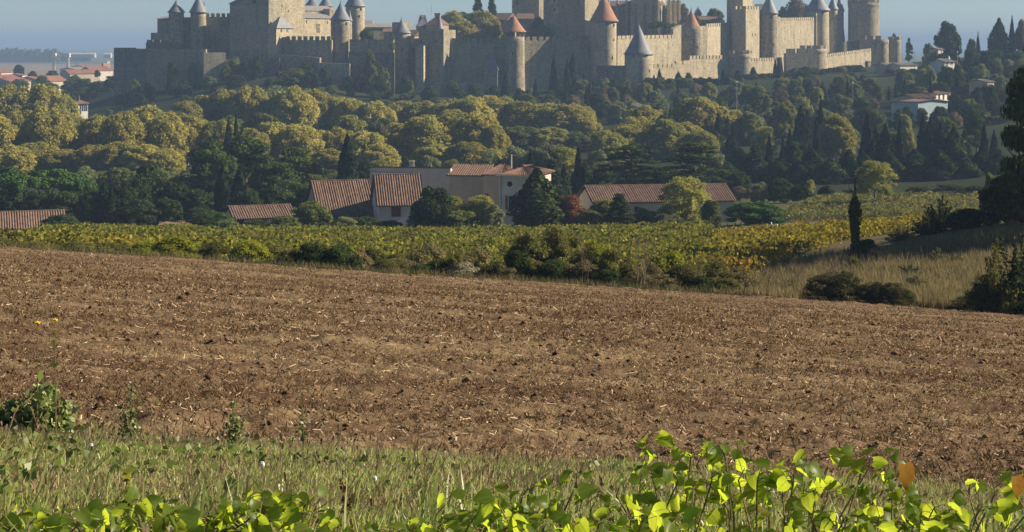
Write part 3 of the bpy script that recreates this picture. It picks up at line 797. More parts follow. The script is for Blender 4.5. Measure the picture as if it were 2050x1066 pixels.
def core_blobs(cl, f=0.78):
    """inner leaf mass: one rough faceted ball per clump"""
    g = []
    nu_, nv_ = 8, 5
    for c in cl:
        for j in range(nv_):
            for i in range(nu_):
                q = []
                for (ii_, jj_) in ((i, j), (i + 1, j), (i + 1, j + 1), (i, j + 1)):
                    th = 2 * math.pi * (ii_ % nu_) / nu_; ph = math.pi * jj_ / nv_ - math.pi / 2
                    q.append((c[0] + f * c[3] * math.cos(ph) * math.cos(th), c[1] + f * c[4] * math.cos(ph) * math.sin(th), c[2] + f * c[5] * math.sin(ph)))
                g.append(q)
    return np.array(g, np.float32)

PROTO = {}
def put_proto(kind, quads, trunk_mb, leaf_mat, bark_mat):
    quads = np.concatenate(quads) if isinstance(quads, list) else quads
    me = np_mesh('crown', quads.reshape(-1, 3), 4, M[leaf_mat])
    tm = None
    if trunk_mb is not None:
        tm = bpy.data.meshes.new('trunk'); tm.from_pydata(trunk_mb.v, [], trunk_mb.f); tm.materials.append(M[bark_mat]); tm.update()
    PROTO.setdefault(kind, []).append((me, tm))

def limbs(z0, z1, r0, n, seed, spread=0.28, bare=0.0):
    q = random.Random(seed); b = MB()
    b.tube([(0, 0, -0.06), (q.uniform(-.01, .01), 0, z0 * 0.6), (q.uniform(-.02, .02), q.uniform(-.02, .02), z0), (0, 0, z1)], [r0 * 1.25, r0, r0 * 0.75, r0 * 0.2], 6)
    for i in range(n):
        a = 2 * math.pi * i / n + q.uniform(-.4, .4); zz = z0 * q.uniform(0.7, 1.1); s_ = spread * q.uniform(0.7, 1.1)
        b.tube([(0, 0, zz), (math.cos(a) * s_ * 0.5, math.sin(a) * s_ * 0.5, zz + (z1 - zz) * 0.4), (math.cos(a) * s_, math.sin(a) * s_, zz + (z1 - zz) * 0.75)], [r0 * 0.5, r0 * 0.32, r0 * 0.1], 5)
    return b

def round_clumps(r, n, z0, z1, wid, rs=(0.10, 0.19), top=0.8, fill=True, zs=(0.75, 1.0)):
    """clumps on an egg between z0 and z1"""
    cl = []
    zc, hz = (z0 + z1) / 2, (z1 - z0) / 2
    if fill: cl.append((0, 0, zc, wid * 0.7, wid * 0.7, hz * 0.8))
    for i in range(n):
        ph = math.asin(r.uniform(-0.75, 0.97)); th = r.uniform(0, 2 * math.pi)
        q = r.uniform(*rs)
        cp = math.cos(ph) if ph > 0 else math.cos(ph) ** 0.35      # full skirts, rounded tops
        wr = wid * (1 if ph < 0.2 else top + (1 - top) * math.cos(ph))
        cl.append((cp * math.cos(th) * (wr - q * 0.9), cp * math.sin(th) * (wr - q * 0.9), zc + math.sin(ph) * (hz - q * 0.8), q, q, q * r.uniform(*zs)))
    return cl

# leaf colours: real-world foliage values
M['lf_plane'] = mat_leaf('plane_foliage', (0.29, 0.26, 0.062), (0.49, 0.43, 0.112), (0.25, 0.27, 0.068), 0.44, hue=0.22)
M['lf_planegreen'] = mat_leaf('yellow_green_foliage', (0.22, 0.235, 0.055), (0.39, 0.36, 0.095), (0.17, 0.21, 0.06), 0.42, hue=0.18)
M['lf_green'] = mat_leaf('mid_green_foliage', (0.080, 0.115, 0.030), (0.18, 0.205, 0.055), (0.205, 0.195, 0.06), 0.36, hue=0.25)
M['lf_grey'] = mat_leaf('grey_green_foliage', (0.13, 0.155, 0.070), (0.24, 0.26, 0.115), None, 0.34, hue=0.25)
M['lf_dark'] = mat_leaf('dark_green_foliage', (0.020, 0.038, 0.014), (0.078, 0.105, 0.032), None, 0.24, hue=0.25)
M['lf_cypress'] = mat_leaf('cypress_foliage', (0.013, 0.024, 0.012), (0.036, 0.050, 0.020), None, 0.1, hue=0.25)
M['lf_pine'] = mat_leaf('pine_foliage', (0.036, 0.062, 0.018), (0.10, 0.135, 0.036), None, 0.2, hue=0.2)
M['lf_stone_pine'] = mat_leaf('umbrella_pine_foliage', (0.042, 0.085, 0.022), (0.085, 0.145, 0.036), None, 0.14, hue=0.18)
M['lf_rust'] = mat_leaf('rust_foliage', (0.115, 0.048, 0.026), (0.18, 0.082, 0.042), None, 0.2, hue=0.15)
M['lf_brown'] = mat_leaf('brown_autumn_foliage', (0.16, 0.12, 0.075), (0.26, 0.19, 0.11), (0.13, 0.125, 0.055), 0.2, hue=0.2)
M['lf_dryscrub'] = mat_leaf('dry_scrub_foliage', (0.15, 0.125, 0.06), (0.29, 0.245, 0.12), (0.12, 0.13, 0.05), 0.3, hue=0.2)
M['lf_yellow'] = mat_leaf('bright_yellow_green_foliage', (0.17, 0.20, 0.026), (0.32, 0.32, 0.042), None, 0.38, hue=0.15)
M['lf_scrub'] = mat_leaf('scrub_foliage', (0.11, 0.125, 0.036), (0.22, 0.20, 0.062), (0.075, 0.085, 0.034), 0.34, hue=0.25)
M['lf_bramble'] = mat_leaf('bramble_foliage', (0.030, 0.038, 0.016), (0.095, 0.092, 0.036), (0.085, 0.055, 0.03), 0.2, hue=0.15)
M['lf_pale'] = mat_leaf('pale_seed_heads', (0.26, 0.24, 0.16), (0.40, 0.37, 0.26), (0.12, 0.12, 0.06), 0.2, hue=0.15)

def make_round(kind, mat, seeds, n, size, ncl, zs=(0.75, 1.0), z0=0.0, bark='bark', rs=(0.10, 0.19), rough=0.6, wid=0.47, fill=True, core=0.78, th=0.3, tr=0.022, bias=-0.35):
    for s_ in seeds:
        r = np.random.default_rng(s_)
        cl = round_clumps(r, ncl, z0, 1.0, wid, rs, fill=fill, zs=zs)
        put_proto(kind, [clump_leaves(cl, n, size, r, rough=rough, bias=bias), core_blobs(cl, core)], limbs(th, 0.8, tr, 4, s_), mat, bark)
make_round('plane', 'lf_plane', (1, 2, 3, 4, 5), 10500, 0.034, 78, zs=(0.9, 1.35), bark='bark_pale', rs=(0.045, 0.14), rough=0.95, core=0.6)
make_round('planegreen', 'lf_planegreen', (6, 7, 8), 9500, 0.034, 70, zs=(0.9, 1.35), bark='bark_pale', rs=(0.045, 0.135), rough=0.95, core=0.6)
make_round('broadleaf', 'lf_green', (11, 12, 13), 6000, 0.040, 40, rs=(0.07, 0.16), rough=0.8, core=0.7, z0=-0.12)
make_round('greyleaf', 'lf_grey', (14, 15), 5500, 0.038, 34, rough=0.9, z0=-0.14, rs=(0.07, 0.16), core=0.68)
make_round('darkleaf', 'lf_dark', (16, 17, 18), 6000, 0.040, 40, rs=(0.07, 0.17), rough=0.8, core=0.7, z0=-0.14)
make_round('rustbush', 'lf_rust', (19,), 4500, 0.034, 26, z0=-0.18, th=0.15)
make_round('browntree', 'lf_brown', (20, 21), 3500, 0.042, 26, rough=0.9, core=0.6)
make_round('yellowbush', 'lf_yellow', (22, 23), 5200, 0.034, 24, z0=-0.1, th=0.15, rough=0.7)
make_round('scrub', 'lf_scrub', (24, 25, 26, 27), 6500, 0.030, 26, z0=-0.15, th=0.15, rough=0.9, core=0.66, rs=(0.09, 0.2), fill=False)
make_round('darkscrub', 'lf_dark', (28, 29, 30), 6000, 0.030, 24, z0=-0.15, th=0.15, rough=0.8, core=0.7)
make_round('palebush', 'lf_pale', (31,), 3200, 0.03, 18, z0=-0.15, th=0.1, rough=1.0, core=0.5)
make_round('brownscrub', 'lf_dryscrub', (32, 33), 5200, 0.026, 22, z0=-0.15, th=0.15, rough=1.2, core=0.5, fill=False)
make_round('bramble', 'lf_bramble', (34, 35), 12000, 0.020, 34, z0=-0.25, th=0.1, rough=1.4, core=0.55, rs=(0.05, 0.2))
make_round('brightpine', 'lf_stone_pine', (36, 37), 6500, 0.026, 30, z0=-0.1, th=0.2, rough=0.8)
make_round('feathery', 'lf_planegreen', (38, 39), 6500, 0.028, 36, z0=-0.12, th=0.2, rough=1.1, core=0.62, fill=True, rs=(0.07, 0.17))

def make_cypress(kind, mat, seeds, n, fat=0.5, size=0.055):
    for s_ in seeds:
        r = np.random.default_rng(s_)
        z = 0.02 + 0.98 * r.random(n) ** 1.15
        prof = np.interp(z, [0, 0.06, 0.25, 0.5, 0.75, 0.92, 1.0], [0.30, 0.42, 0.5, 0.43, 0.25, 0.08, 0.01])
        th = r.random(n) * 2 * np.pi
        lump = 1 + 0.16 * np.sin(3 * th + 9 * z + s_) + 0.10 * np.sin(5 * th - 17 * z)
        q = prof * lump * (0.80 + 0.28 * r.random(n)) * fat / 0.5
        P = np.stack([np.cos(th) * q, np.sin(th) * q, z], 1)
        N = unit(np.stack([np.cos(th), np.sin(th), np.full(n, 0.25)], 1) + 0.45 * r.normal(size=(n, 3)))
        # leaves are laid out before the tall thin scaling, so keep them wide in x y
        V = leaf_quads(P, N, np.full(n, size), r, 1.0, 0.8)
        V = P[:, None, :] + (V - P[:, None, :]) * np.array([2.2, 2.2, 1.0])
        b = MB(); b.lathe((0, 0), [(0.22, 0.0), (0.30, 0.06), (0.36, 0.25), (0.32, 0.5), (0.2, 0.75), (0.07, 0.93)], 9)
        core = [[b.v[i] for i in f] for f in b.f if len(f) == 4]
        t_ = MB(); t_.tube([(0, 0, -0.06), (0, 0, 0.1), (0, 0, 0.7)], [0.09, 0.07, 0.03], 6)
        put_proto(kind, [V, np.array(core, np.float32)], t_, mat, 'bark')
make_cypress('cypress', 'lf_cypress', (41, 42, 43), 2600)
make_cypress('fircone', 'lf_dark', (44, 45), 3400, 0.5, 0.05)

def make_conifer(kind, mat, seeds):
    """tiered, ragged spire"""
    for s_ in seeds:
        r = np.random.default_rng(s_); cl = []
        for z in np.linspace(0.08, 0.94, 15):
            R = 0.46 * (1 - z) ** 0.8 + 0.03
            k = max(3, int(9 * (1 - z) + 3))
            for i in range(k):
                a = 2 * math.pi * i / k + r.random() * 2
                q = R * (0.55 + 0.4 * r.random())
                cl.append((math.cos(a) * q, math.sin(a) * q, z - 0.03 * r.random(), 0.09 + 0.10 * (1 - z), 0.09 + 0.10 * (1 - z), 0.032))
        cl.append((0, 0, 0.45, 0.14, 0.14, 0.45))
        put_proto(kind, [clump_leaves(cl, 4200, 0.05, r, rough=0.5), core_blobs(cl, 0.8)], limbs(0.5, 0.95, 0.02, 0, s_), mat, 'bark')
make_conifer('conifer', 'lf_dark', (46, 47))

def make_umbrella(kind, mat, seeds):
    for s_ in seeds:
        r = np.random.default_rng(s_); cl = []
        for i in range(24):
            a = r.random() * 6.28; q = 0.42 * math.sqrt(r.random())
            cl.append((math.cos(a) * q, math.sin(a) * q, 0.80 - 0.45 * q * q / 0.18 * 0.3 + 0.05 * r.random(), 0.11, 0.11, 0.10))
        b = limbs(0.35, 0.8, 0.03, 6, s_, 0.36)
        put_proto(kind, [clump_leaves(cl, 5500, 0.032, r, rough=0.6, bias=-0.6), core_blobs(cl, 0.75)], b, mat, 'bark')
make_umbrella('umbrella', 'lf_stone_pine', (48, 49))

def make_pine(kind, mat, seeds, n=7000, size=0.03, ncl=34):
    """open irregular pine, separate cushions of needles on limbs"""
    for s_ in seeds:
        r = np.random.default_rng(s_); cl = []
        for i in range(ncl):
            z = 0.22 + 0.74 * r.random(); R = 0.46 * math.sin(min(1.0, (1.03 - z) * 1.5) * math.pi / 2)
            a = r.random() * 6.28; q = R * math.sqrt(r.random()) * 0.9
            cl.append((math.cos(a) * q, math.sin(a) * q, z, 0.11 + 0.05 * r.random(), 0.11 + 0.05 * r.random(), 0.055 + 0.03 * r.random()))
        put_proto(kind, [clump_leaves(cl, n, size, r, rough=0.8, bias=-0.5), core_blobs(cl, 0.7)], limbs(0.45, 0.92, 0.028, 7, s_, 0.34), mat, 'bark')
make_pine('pine', 'lf_pine', (51, 52, 53))

def make_cedar(kind, seeds):
    """flat spreading plates on a stout trunk"""
    for s_ in seeds:
        r = np.random.default_rng(s_); cl = []; b = MB()
        b.tube([(0, 0, -0.05), (0.01, 0, 0.3), (0, 0.01, 0.6), (0.02, 0, 0.95)], [0.035, 0.03, 0.022, 0.008], 7)
        for i in range(20):
            z = 0.30 + 0.66 * (i / 19) + 0.03 * r.random(); R = 0.50 * (1 - 0.55 * max(0, z - 0.5) * 2 * 0.8)
            a = i * 2.4 + r.random()
            b.tube([(0, 0, z - 0.05), (math.cos(a) * R * 0.5, math.sin(a) * R * 0.5, z), (math.cos(a) * R * 0.95, math.sin(a) * R * 0.95, z - 0.03)], [0.014, 0.009, 0.003], 5)
            for k in range(5):
                q = R * (0.25 + 0.17 * k); da = r.normal() * 0.28
                cl.append((math.cos(a + da) * q, math.sin(a + da) * q, z + 0.012 - 0.05 * (q / 0.5) ** 2, 0.085, 0.085, 0.020 + 0.01 * r.random()))
        put_proto(kind, [clump_leaves(cl, 7000, 0.026, r, rough=0.5, bias=-0.7), core_blobs(cl, 0.7)], b, 'lf_dark', 'bark')
make_cedar('cedar', (55, 56))

def make_bare(kind, seeds):
    """leafless sapling: forking twigs"""
    for s_ in seeds:
        q = random.Random(s_); b = MB()
        def grow(p, d, ln, rad, lev):
            e = p + d * ln; mid = p + d * ln * 0.5 + Vector((q.uniform(-1, 1), q.uniform(-1, 1), 0)) * ln * 0.06
            b.tube([p, mid, e], [rad, rad * 0.8, rad * 0.55], 4)
            if lev == 0: return
            for i in range(q.choice((2, 3, 3))):
                nd = (d + Vector((q.uniform(-1, 1), q.uniform(-1, 1), q.uniform(-0.1, 0.5))) * 0.62).normalized()
                grow(p + d * ln * q.uniform(0.55, 1.0), nd, ln * q.uniform(0.55, 0.8), rad * 0.5, lev - 1)
        for i in range(3 if s_ % 2 else 2):
            grow(Vector((q.uniform(-.05, .05), q.uniform(-.05, .05), -0.03)), Vector((q.uniform(-.3, .3), q.uniform(-.3, .3), 1)).normalized(), 0.36, 0.012, 4)
        zz = max(v[2] for v in b.v); b.v = [(v[0] / zz, v[1] / zz, v[2] / zz) for v in b.v]
        tm = bpy.data.meshes.new('trunk'); tm.from_pydata(b.v, [], b.f); tm.materials.append(M['twig']); tm.update()
        PROTO.setdefault(kind, []).append((None, tm))
make_round('spiny', 'lf_scrub', (58, 59), 5200, 0.030, 26, z0=-0.1, th=0.3, rough=1.4, core=0.42, rs=(0.06, 0.2), fill=False)
def make_sprawl(kind, mat, seeds, nb=34, per=190, size=0.030):
    """loose shrub: leafy branches sprawling out of one foot, ragged outline"""
    for s_ in seeds:
        r = np.random.default_rng(s_); b = MB(); P = []
        for i in range(nb):
            a = r.random() * 6.283; el = math.radians(r.uniform(8, 88)); ln = r.uniform(0.55, 1.0)
            e = np.array([math.cos(a) * math.cos(el) * 0.5, math.sin(a) * math.cos(el) * 0.5, math.sin(el) * 0.97]) * ln
            m_ = e * 0.5 + np.array([0, 0, 0.08 * math.cos(el)]); z0 = np.array([0, 0, -0.04])
            b.tube([z0, m_, e], [0.009, 0.006, 0.002], 4)
            f = r.random(per) ** 0.75
            q = z0 * ((1 - f) ** 2)[:, None] + 2 * m_ * (f * (1 - f))[:, None] + e * (f ** 2)[:, None]
            P.append(q + r.normal(size=(per, 3)) * (0.055 * (1.15 - f))[:, None])
        P = np.concatenate(P); N = unit(P * np.array([1, 1, 0.6]) + 0.35 * r.normal(size=P.shape))
        put_proto(kind, [leaf_quads(P, N, np.full(len(P), size), r, 1.2)], b, mat, 'twig')
make_sprawl('sprawl', 'lf_scrub', (72, 73, 74)); make_sprawl('sprawldark', 'lf_dark', (75, 76)); make_sprawl('sprawldry', 'lf_dryscrub', (77, 78), 40, 130, 0.026)
make_bare('bare', (61, 62, 63, 64))

ROOT_NAME = dict(plane='plane_tree', planegreen='plane_tree', broadleaf='broadleaf_tree', greyleaf='olive_tree', darkleaf='dark_tree', rustbush='rust_bush', browntree='autumn_tree',
                 yellowbush='yellow_bush', scrub='hedge_bush', darkscrub='hedge_bush', palebush='seeding_bush', brownscrub='dry_bush', bramble='bramble_bush', spiny='spiny_bush', sprawl='hedge_bush', sprawldark='hedge_bush', sprawldry='dry_bush', brightpine='pine_bush',
                 cypress='cypress_tree', fircone='cypress_tree', conifer='conifer_tree', umbrella='umbrella_pine', pine='pine_tree', cedar='cedar_tree', bare='bare_sapling', feathery='feathery_tree')
TREES = []      # (px, record) for the labels
def tree(kind, px, ytop, wpx, D, label=None, group=None, base=None, rot=None, cat=None):
    x = X(px, D); zb = gz(x, D) if base is None else Z(base, D)
    h = Z(ytop, D) - zb; wd = wpx / F * D
    if h < 0.3: return None
    me, tm = PROTO[kind][rnd.randrange(len(PROTO[kind]))]
    nm = ROOT_NAME[kind]
    root = empty(nm, (x, D, zb - 0.02 * h), label, cat or ('bush' if 'bush' in nm else 'sapling' if kind == 'bare' else 'tree'), group)
    root.scale = (wd, wd, h * 1.02)
    root.rotation_euler = (0, 0, rnd.uniform(0, 6.28) if rot is None else rot)
    if tm is not None:
        o = bpy.data.objects.new('stems' if kind == 'bare' else 'trunk', tm); o.parent = root; COL.objects.link(o)
    if me is not None:
        o = bpy.data.objects.new('crown', me); o.parent = root; COL.objects.link(o)
    return root

ORD = ('first second third fourth fifth sixth seventh eighth ninth tenth eleventh twelfth thirteenth fourteenth fifteenth sixteenth seventeenth eighteenth nineteenth twentieth').split()
def ordw(n):
    if n >= 100: return 'hundredth' if n == 100 else 'hundred-and-' + ordw(n - 100)
    if n <= 20: return ORD[n - 1]
    t10, u10 = divmod(n, 10)
    T = {2: 'twenty', 3: 'thirty', 4: 'forty', 5: 'fifty', 6: 'sixty', 7: 'seventy', 8: 'eighty', 9: 'ninety'}
    if u10 == 0: return T[t10][:-1] + 'ieth'
    return T[t10] + '-' + ORD[u10 - 1]
def row(entries, what, group, cat=None):
    """a row of alike trees: each is singled out by its place counted from the town end; what has a {} for the ordinal"""
    entries = sorted(entries, key=lambda e: e[1])
    for i, e in enumerate(entries):
        tree(*e[:5], label=what.format(ordw(i + 1)), group=group, base=e[5] if len(e) > 5 else None, cat=cat)

# ---- plane trees along the river
P1 = [(-15, 232, 120), (45, 224, 110), (98, 216, 112), (150, 238, 100), (200, 232, 96), (243, 226, 98), (292, 214, 106), (332, 228, 92), (376, 232, 84), (440, 242, 92), (500, 258, 84), (547, 246, 104),
      (595, 250, 104), (643, 262, 92), (678, 256, 84), (735, 264, 92), (800, 248, 94), (850, 232, 104), (903, 222, 112), (955, 228, 108), (988, 252, 66)]
row([('plane', a, b_, c_ * 1.12, 408 + (i * 37 % 23)) for i, (a, b_, c_) in enumerate(P1)], '{} ochre plane tree of the near river row, counted from the town end', 'near row of plane trees by the river')
P1 += [(163, 228, 70)]
P1b = [(20, 290, 110), (75, 285, 110), (130, 300, 110), (185, 292, 110), (235, 285, 110), (285, 290, 110), (330, 300, 90), (600, 300, 100), (660, 300, 90), (760, 290, 90), (870, 290, 100), (935, 285, 100), (985, 300, 80)]
row([('plane', a, b_, c_, 384 + (i * 17 % 9)) for i, (a, b_, c_) in enumerate(P1b)], '{} low ochre plane at the foot of the near row, from the town end', 'low plane trees before the river row')
P2 = [(-20, 180, 120), (35, 172, 112), (85, 170, 104), (122, 192, 80)]
row([('plane', a, b_, c_ * 1.1, 520) for a, b_, c_ in P2], '{} hazy ochre plane of the far clump below the red roofs, from the frame edge', 'far plane trees below the town')
P3 = [(372, 206, 80), (410, 192, 92), (455, 180, 98), (500, 176, 98), (585, 175, 100), (632, 182, 88), (668, 196, 80), (706, 200, 86), (752, 206, 84), (802, 204, 94), (850, 204, 92), (896, 200, 92), (942, 196, 98),
      (992, 193, 100), (1042, 204, 84), (1090, 208, 106), (1140, 210, 104), (1172, 234, 62)]
row([('plane', a, b_, c_ * 1.15, 512 + (i * 13 % 17)) for i, (a, b_, c_) in enumerate(P3)], '{} hazy ochre plane of the far river row under the fortress, from the keep end', 'far row of plane trees below the fortress')
tree('greyleaf', 545, 172, 96, 524, 'pale silvery green tree standing among the far ochre planes', None, cat='tree')
tree('greyleaf', 610, 178, 70, 528, 'second pale silvery tree of the far river row, near the keep', None, cat='tree')
P3b = [(400, 240, 90), (460, 232, 90), (530, 226, 100), (700, 232, 90), (770, 235, 90), (1040, 250, 100), (1100, 255, 100), (1150, 262, 70), (1010, 262, 80)]
row([('broadleaf' if i % 3 else 'planegreen', a, b_, c_, 470) for i, (a, b_, c_) in enumerate(P3b)], '{} shaded green tree between the two plane rows, from the town end', 'shaded trees between the plane rows')
P4 = [(1218, 262, 84), (1256, 250, 84), (1276, 236, 92), (1332, 240, 84), (1365, 246, 100), (1228, 284, 84), (1308, 262, 96), (1345, 275, 90), (1270, 285, 90), (1400, 262, 80)]
row([('plane' if i % 3 else 'planegreen', a, b_, c_ * 1.1, 418 + (i * 7 % 15)) for i, (a, b_, c_) in enumerate(P4)], '{} yellowing plane of the clump above the long barn, from the villa end', 'yellowing planes above the barn')
P5 = [(1293, 212, 114), (1398, 196, 122), (1440, 214, 84), (1472, 222, 60)]
row([('plane', a, b_, c_, 478) for i, (a, b_, c_) in enumerate(P5)], '{} big hazy plane crown beyond the barn clump, from the villa end', 'hazy plane crowns beyond the barn')
tree('plane', 1674, 232, 84, 400, 'single tall ochre plane standing among the dark cypresses', None)
tree('planegreen', 1648, 262, 60, 404, 'smaller yellow-green plane leaning against the single ochre plane', None)
tree('feathery', 1752, 320, 92, 262, 'round pale yellow-green feathery tree alone above the upper vineyard', None, base=392)
# pale undergrowth below the planes
U1 = [(1090, 286, 84), (1130, 290, 80), (1030, 292, 70), (1060, 300, 50), (980, 305, 60), (760, 318, 60), (860, 310, 60), (1012, 320, 50), (1200, 300, 60), (1250, 310, 70), (1430, 300, 60), (905, 318, 50), (830, 322, 40)]
row([('greyleaf' if i % 2 == 0 else 'feathery', a, b_, c_, 345) for i, (a, b_, c_) in enumerate(U1)], '{} soft grey-green tree behind the farm roofs, counted from the tall dark cypress', 'soft grey-green trees behind the farm')

# ---- dark garden trees in front of the planes
U2 = [(95, 333, 176, 262), (8, 326, 84, 266), (48, 344, 110, 256), (160, 352, 84, 258)]
row([('umbrella', a, b_, c_, d_) for a, b_, c_, d_ in U2], '{} broad bright-topped umbrella pine behind the low tiled house, from the frame edge', 'umbrella pines behind the low tiled house')
U3 = [(15, 375, 90, 254), (70, 385, 90, 250), (130, 380, 100, 250), (180, 385, 60, 250), (242, 372, 60, 258), (300, 330, 96, 272), (268, 352, 70, 268), (350, 366, 92, 262), (330, 395, 80, 248), (390, 375, 70, 262), (280, 400, 80, 246),
      (550, 372, 80, 262), (620, 372, 70, 262), (500, 380, 60, 255), (1045, 372, 40, 262), (395, 415, 60, 246), (240, 415, 60, 246)]
row([('darkleaf', a, b_, c_, d_) for a, b_, c_, d_ in U3], '{} dark leafy garden tree in the shade by the farm, from the frame edge', 'dark garden trees by the farm')
U4 = [(415, 284, 150, 300), (492, 272, 150, 310), (528, 316, 110, 296), (590, 298, 140, 300), (560, 328, 110, 290), (450, 318, 100, 290)]
row([('pine', a, b_, c_, d_) for a, b_, c_, d_ in U4], '{} bushy dark green pine behind the low roofed outbuilding, from the town end', 'pines behind the outbuilding')
U5 = [(207, 366, 36, 250), (222, 372, 20, 249), (445, 330, 32, 282), (480, 333, 36, 280), (457, 238, 22, 380), (472, 231, 15, 382), (483, 256, 12, 378), (430, 264, 12, 384), (695, 270, 42, 300)]
row([('cypress', a, b_, c_, d_) for a, b_, c_, d_ in U5], '{} pointed dark cypress among the farm gardens, counted from the frame edge', 'cypresses of the farm gardens')
U6 = [(1158, 294, 24, 300), (1062, 300, 24, 320), (1128, 330, 26, 290)]
row([('cypress', a, b_, c_, d_) for a, b_, c_, d_ in U6], '{} slim cypress between the villa chimney and the cedars', 'slim cypresses beside the cedars')
tree('conifer', 1106, 318, 60, 288, 'ragged dark conifer just behind the egg-shaped evergreen', None)
tree('cedar', 1262, 288, 150, 300, 'broad dark cedar with flat plates rising behind the barn roof', None)
tree('cedar', 1392, 286, 130, 296, 'arching dark cedar with drooping flat plates behind the barn end', None)
tree('darkleaf', 1320, 330, 110, 304, 'dense shaded evergreen wedged between the two cedars', None)
tree('fircone', 1075, 338, 96, 224, 'egg-shaped dark evergreen in front of the villa wall', None, base=456)
tree('rustbush', 1142, 388, 76, 226, 'rust-red autumn bush beside the egg-shaped evergreen', None, base=456)
tree('brightpine', 1512, 402, 134, 226, 'low bright green pine bush at the barn end', None, base=458)

U9 = [(170 + i * 34 + (i * 53 % 17), 332 + (i * 29 % 19), 62 + (i * 31 % 24)) for i in range(18)]
row([('broadleaf' if i % 3 else 'greyleaf', a, b_, c_, 330 + (i * 7 % 13)) for i, (a, b_, c_) in enumerate(U9)], '{} low shaded tree at the feet of the river planes, from the umbrella pines', 'low trees at the feet of the river planes')
U10 = [(1170, 325, 60), (1205, 335, 60), (1450, 345, 60), (1480, 340, 50), (770, 330, 60), (1020, 335, 50), (730, 322, 50)]
row([('darkleaf', a, b_, c_, 312) for a, b_, c_ in U10], '{} dark tree just behind the farm and barn roofs, from the town end', 'dark trees behind the farm roofs')
# ---- garden shrubs before the farm walls
U7 = [('broadleaf', 622, 402, 90), ('greyleaf', 690, 434, 60), ('broadleaf', 570, 430, 70), ('darkleaf', 868, 374, 100), ('feathery', 905, 392, 80), ('feathery', 960, 388, 84), ('greyleaf', 990, 408, 50), ('broadleaf', 920, 420, 90), ('darkleaf', 730, 432, 70),
      ('brightpine', 425, 422, 100), ('greyleaf', 455, 438, 60), ('broadleaf', 292, 454, 70), ('greyleaf', 250, 448, 60), ('broadleaf', 205, 448, 70), ('darkleaf', 120, 430, 84), ('feathery', 365, 448, 70), ('scrub', 20, 468, 90),
      ('feathery', 1372, 352, 124), ('broadleaf', 1210, 396, 70), ('conifer', 1240, 386, 70), ('greyleaf', 1290, 416, 60), ('broadleaf', 1180, 420, 60), ('greyleaf', 1330, 428, 50), ('broadleaf', 1425, 400, 50), ('darkleaf', 515, 440, 64), ('scrub', 160, 470, 70),
      ('darkleaf', 650, 440, 80), ('darkleaf', 780, 440, 60), ('broadleaf', 840, 425, 60), ('brownscrub', 330, 452, 50)]
U7 = sorted(U7, key=lambda e: e[1])
ADJ = dict(broadleaf='leafy mid-green', greyleaf='soft grey-green', darkleaf='dark dense', feathery='pale yellow-green', brightpine='vivid green pine-like', scrub='tangled olive', conifer='ragged dark', brownscrub='dry brownish')
cnt = {}
for i, (k_, a, b_, c_) in enumerate(U7):
    cnt[k_] = cnt.get(k_, 0) + 1
    where = 'before the low tiled house' if a < 180 else 'before the outbuilding' if a < 560 else 'before the barn wing and cottage' if a < 800 else 'before the villa' if a < 1050 else 'before the long barn'
    tree(k_, a, b_, c_, 219 + (i * 5 % 11), label='{} {} shrub of the garden hedge, {}'.format(ordw(cnt[k_]), ADJ[k_], where), group='garden shrubs before the farm', base=None, cat='bush')
U8 = [(1522, 364, 44, 'greyleaf'), (1562, 358, 60, 'darkleaf'), (1600, 368, 40, 'darkleaf'), (1622, 358, 26, 'feathery'), (1482, 372, 40, 'browntree'), (1655, 372, 40, 'darkleaf'), (1840, 372, 60, 'darkleaf'), (1700, 378, 40, 'darkleaf'), (1900, 368, 80, 'darkleaf'), (1950, 372, 60, 'darkleaf')]
row([(k_, a, b_, c_, 292) for a, b_, c_, k_ in U8], '{} round bush along the top of the upper vineyard, from the barn', 'bushes above the upper vineyard', 'bush')

# ---- cypress belt on the slope
B1 = [(1437, 228, 20, 440), (1432, 262, 50, 430), (1465, 268, 34, 400), (1540, 268, 15, 372), (1567, 275, 13, 370), (1581, 258, 17, 366), (1603, 214, 32, 420), (1616, 222, 20, 424), (1634, 235, 14, 380), (1643, 194, 15, 430), (1736, 230, 28, 362), (1752, 255, 30, 366),
      (1772, 250, 34, 360), (1801, 240, 17, 356), (1848, 228, 22, 366), (1862, 236, 30, 362), (1882, 250, 36, 362), (1910, 255, 50, 360), (1970, 246, 15, 372), (1990, 262, 18, 362), (1930, 262, 26, 366), (1962, 300, 36, 350), (1700, 300, 50, 340), (1728, 306, 56, 340),
      (1662, 318, 60, 338), (1625, 296, 54, 344), (1830, 300, 60, 344), (1880, 300, 64, 340), (1560, 318, 60, 344), (1482, 298, 64, 350), (1520, 318, 60, 346), (1785, 310, 50, 340), (1935, 318, 50, 340), (1598, 322, 46, 340), (1450, 320, 54, 345), (2000, 300, 50, 345)]
row([('cypress' if c_ < 48 else 'fircone', a, b_, c_ * 1.1, d_) for a, b_, c_, d_ in B1], '{} dark cypress of the thick belt on the slope, from the barn end', 'dark cypress belt on the slope')
B2 = [(1512, 286, 54, 348, 'conifer'), (1955, 224, 64, 400, 'pine'), (1590, 285, 50, 366, 'pine'), (1500, 225, 60, 470, 'broadleaf'), (1540, 215, 60, 480, 'greyleaf'), (1575, 205, 50, 480, 'planegreen'), (1530, 250, 60, 420, 'feathery'), (1610, 195, 40, 500, 'planegreen'),
      (1700, 255, 50, 440, 'greyleaf'), (1790, 262, 60, 400, 'broadleaf'), (1815, 258, 40, 398, 'planegreen'), (1890, 230, 60, 420, 'broadleaf')]
row([(k_, a, b_, c_, d_) for a, b_, c_, d_, k_ in B2], '{} mixed green tree showing above the cypress belt, from the barn end', 'mixed trees above the cypress belt')
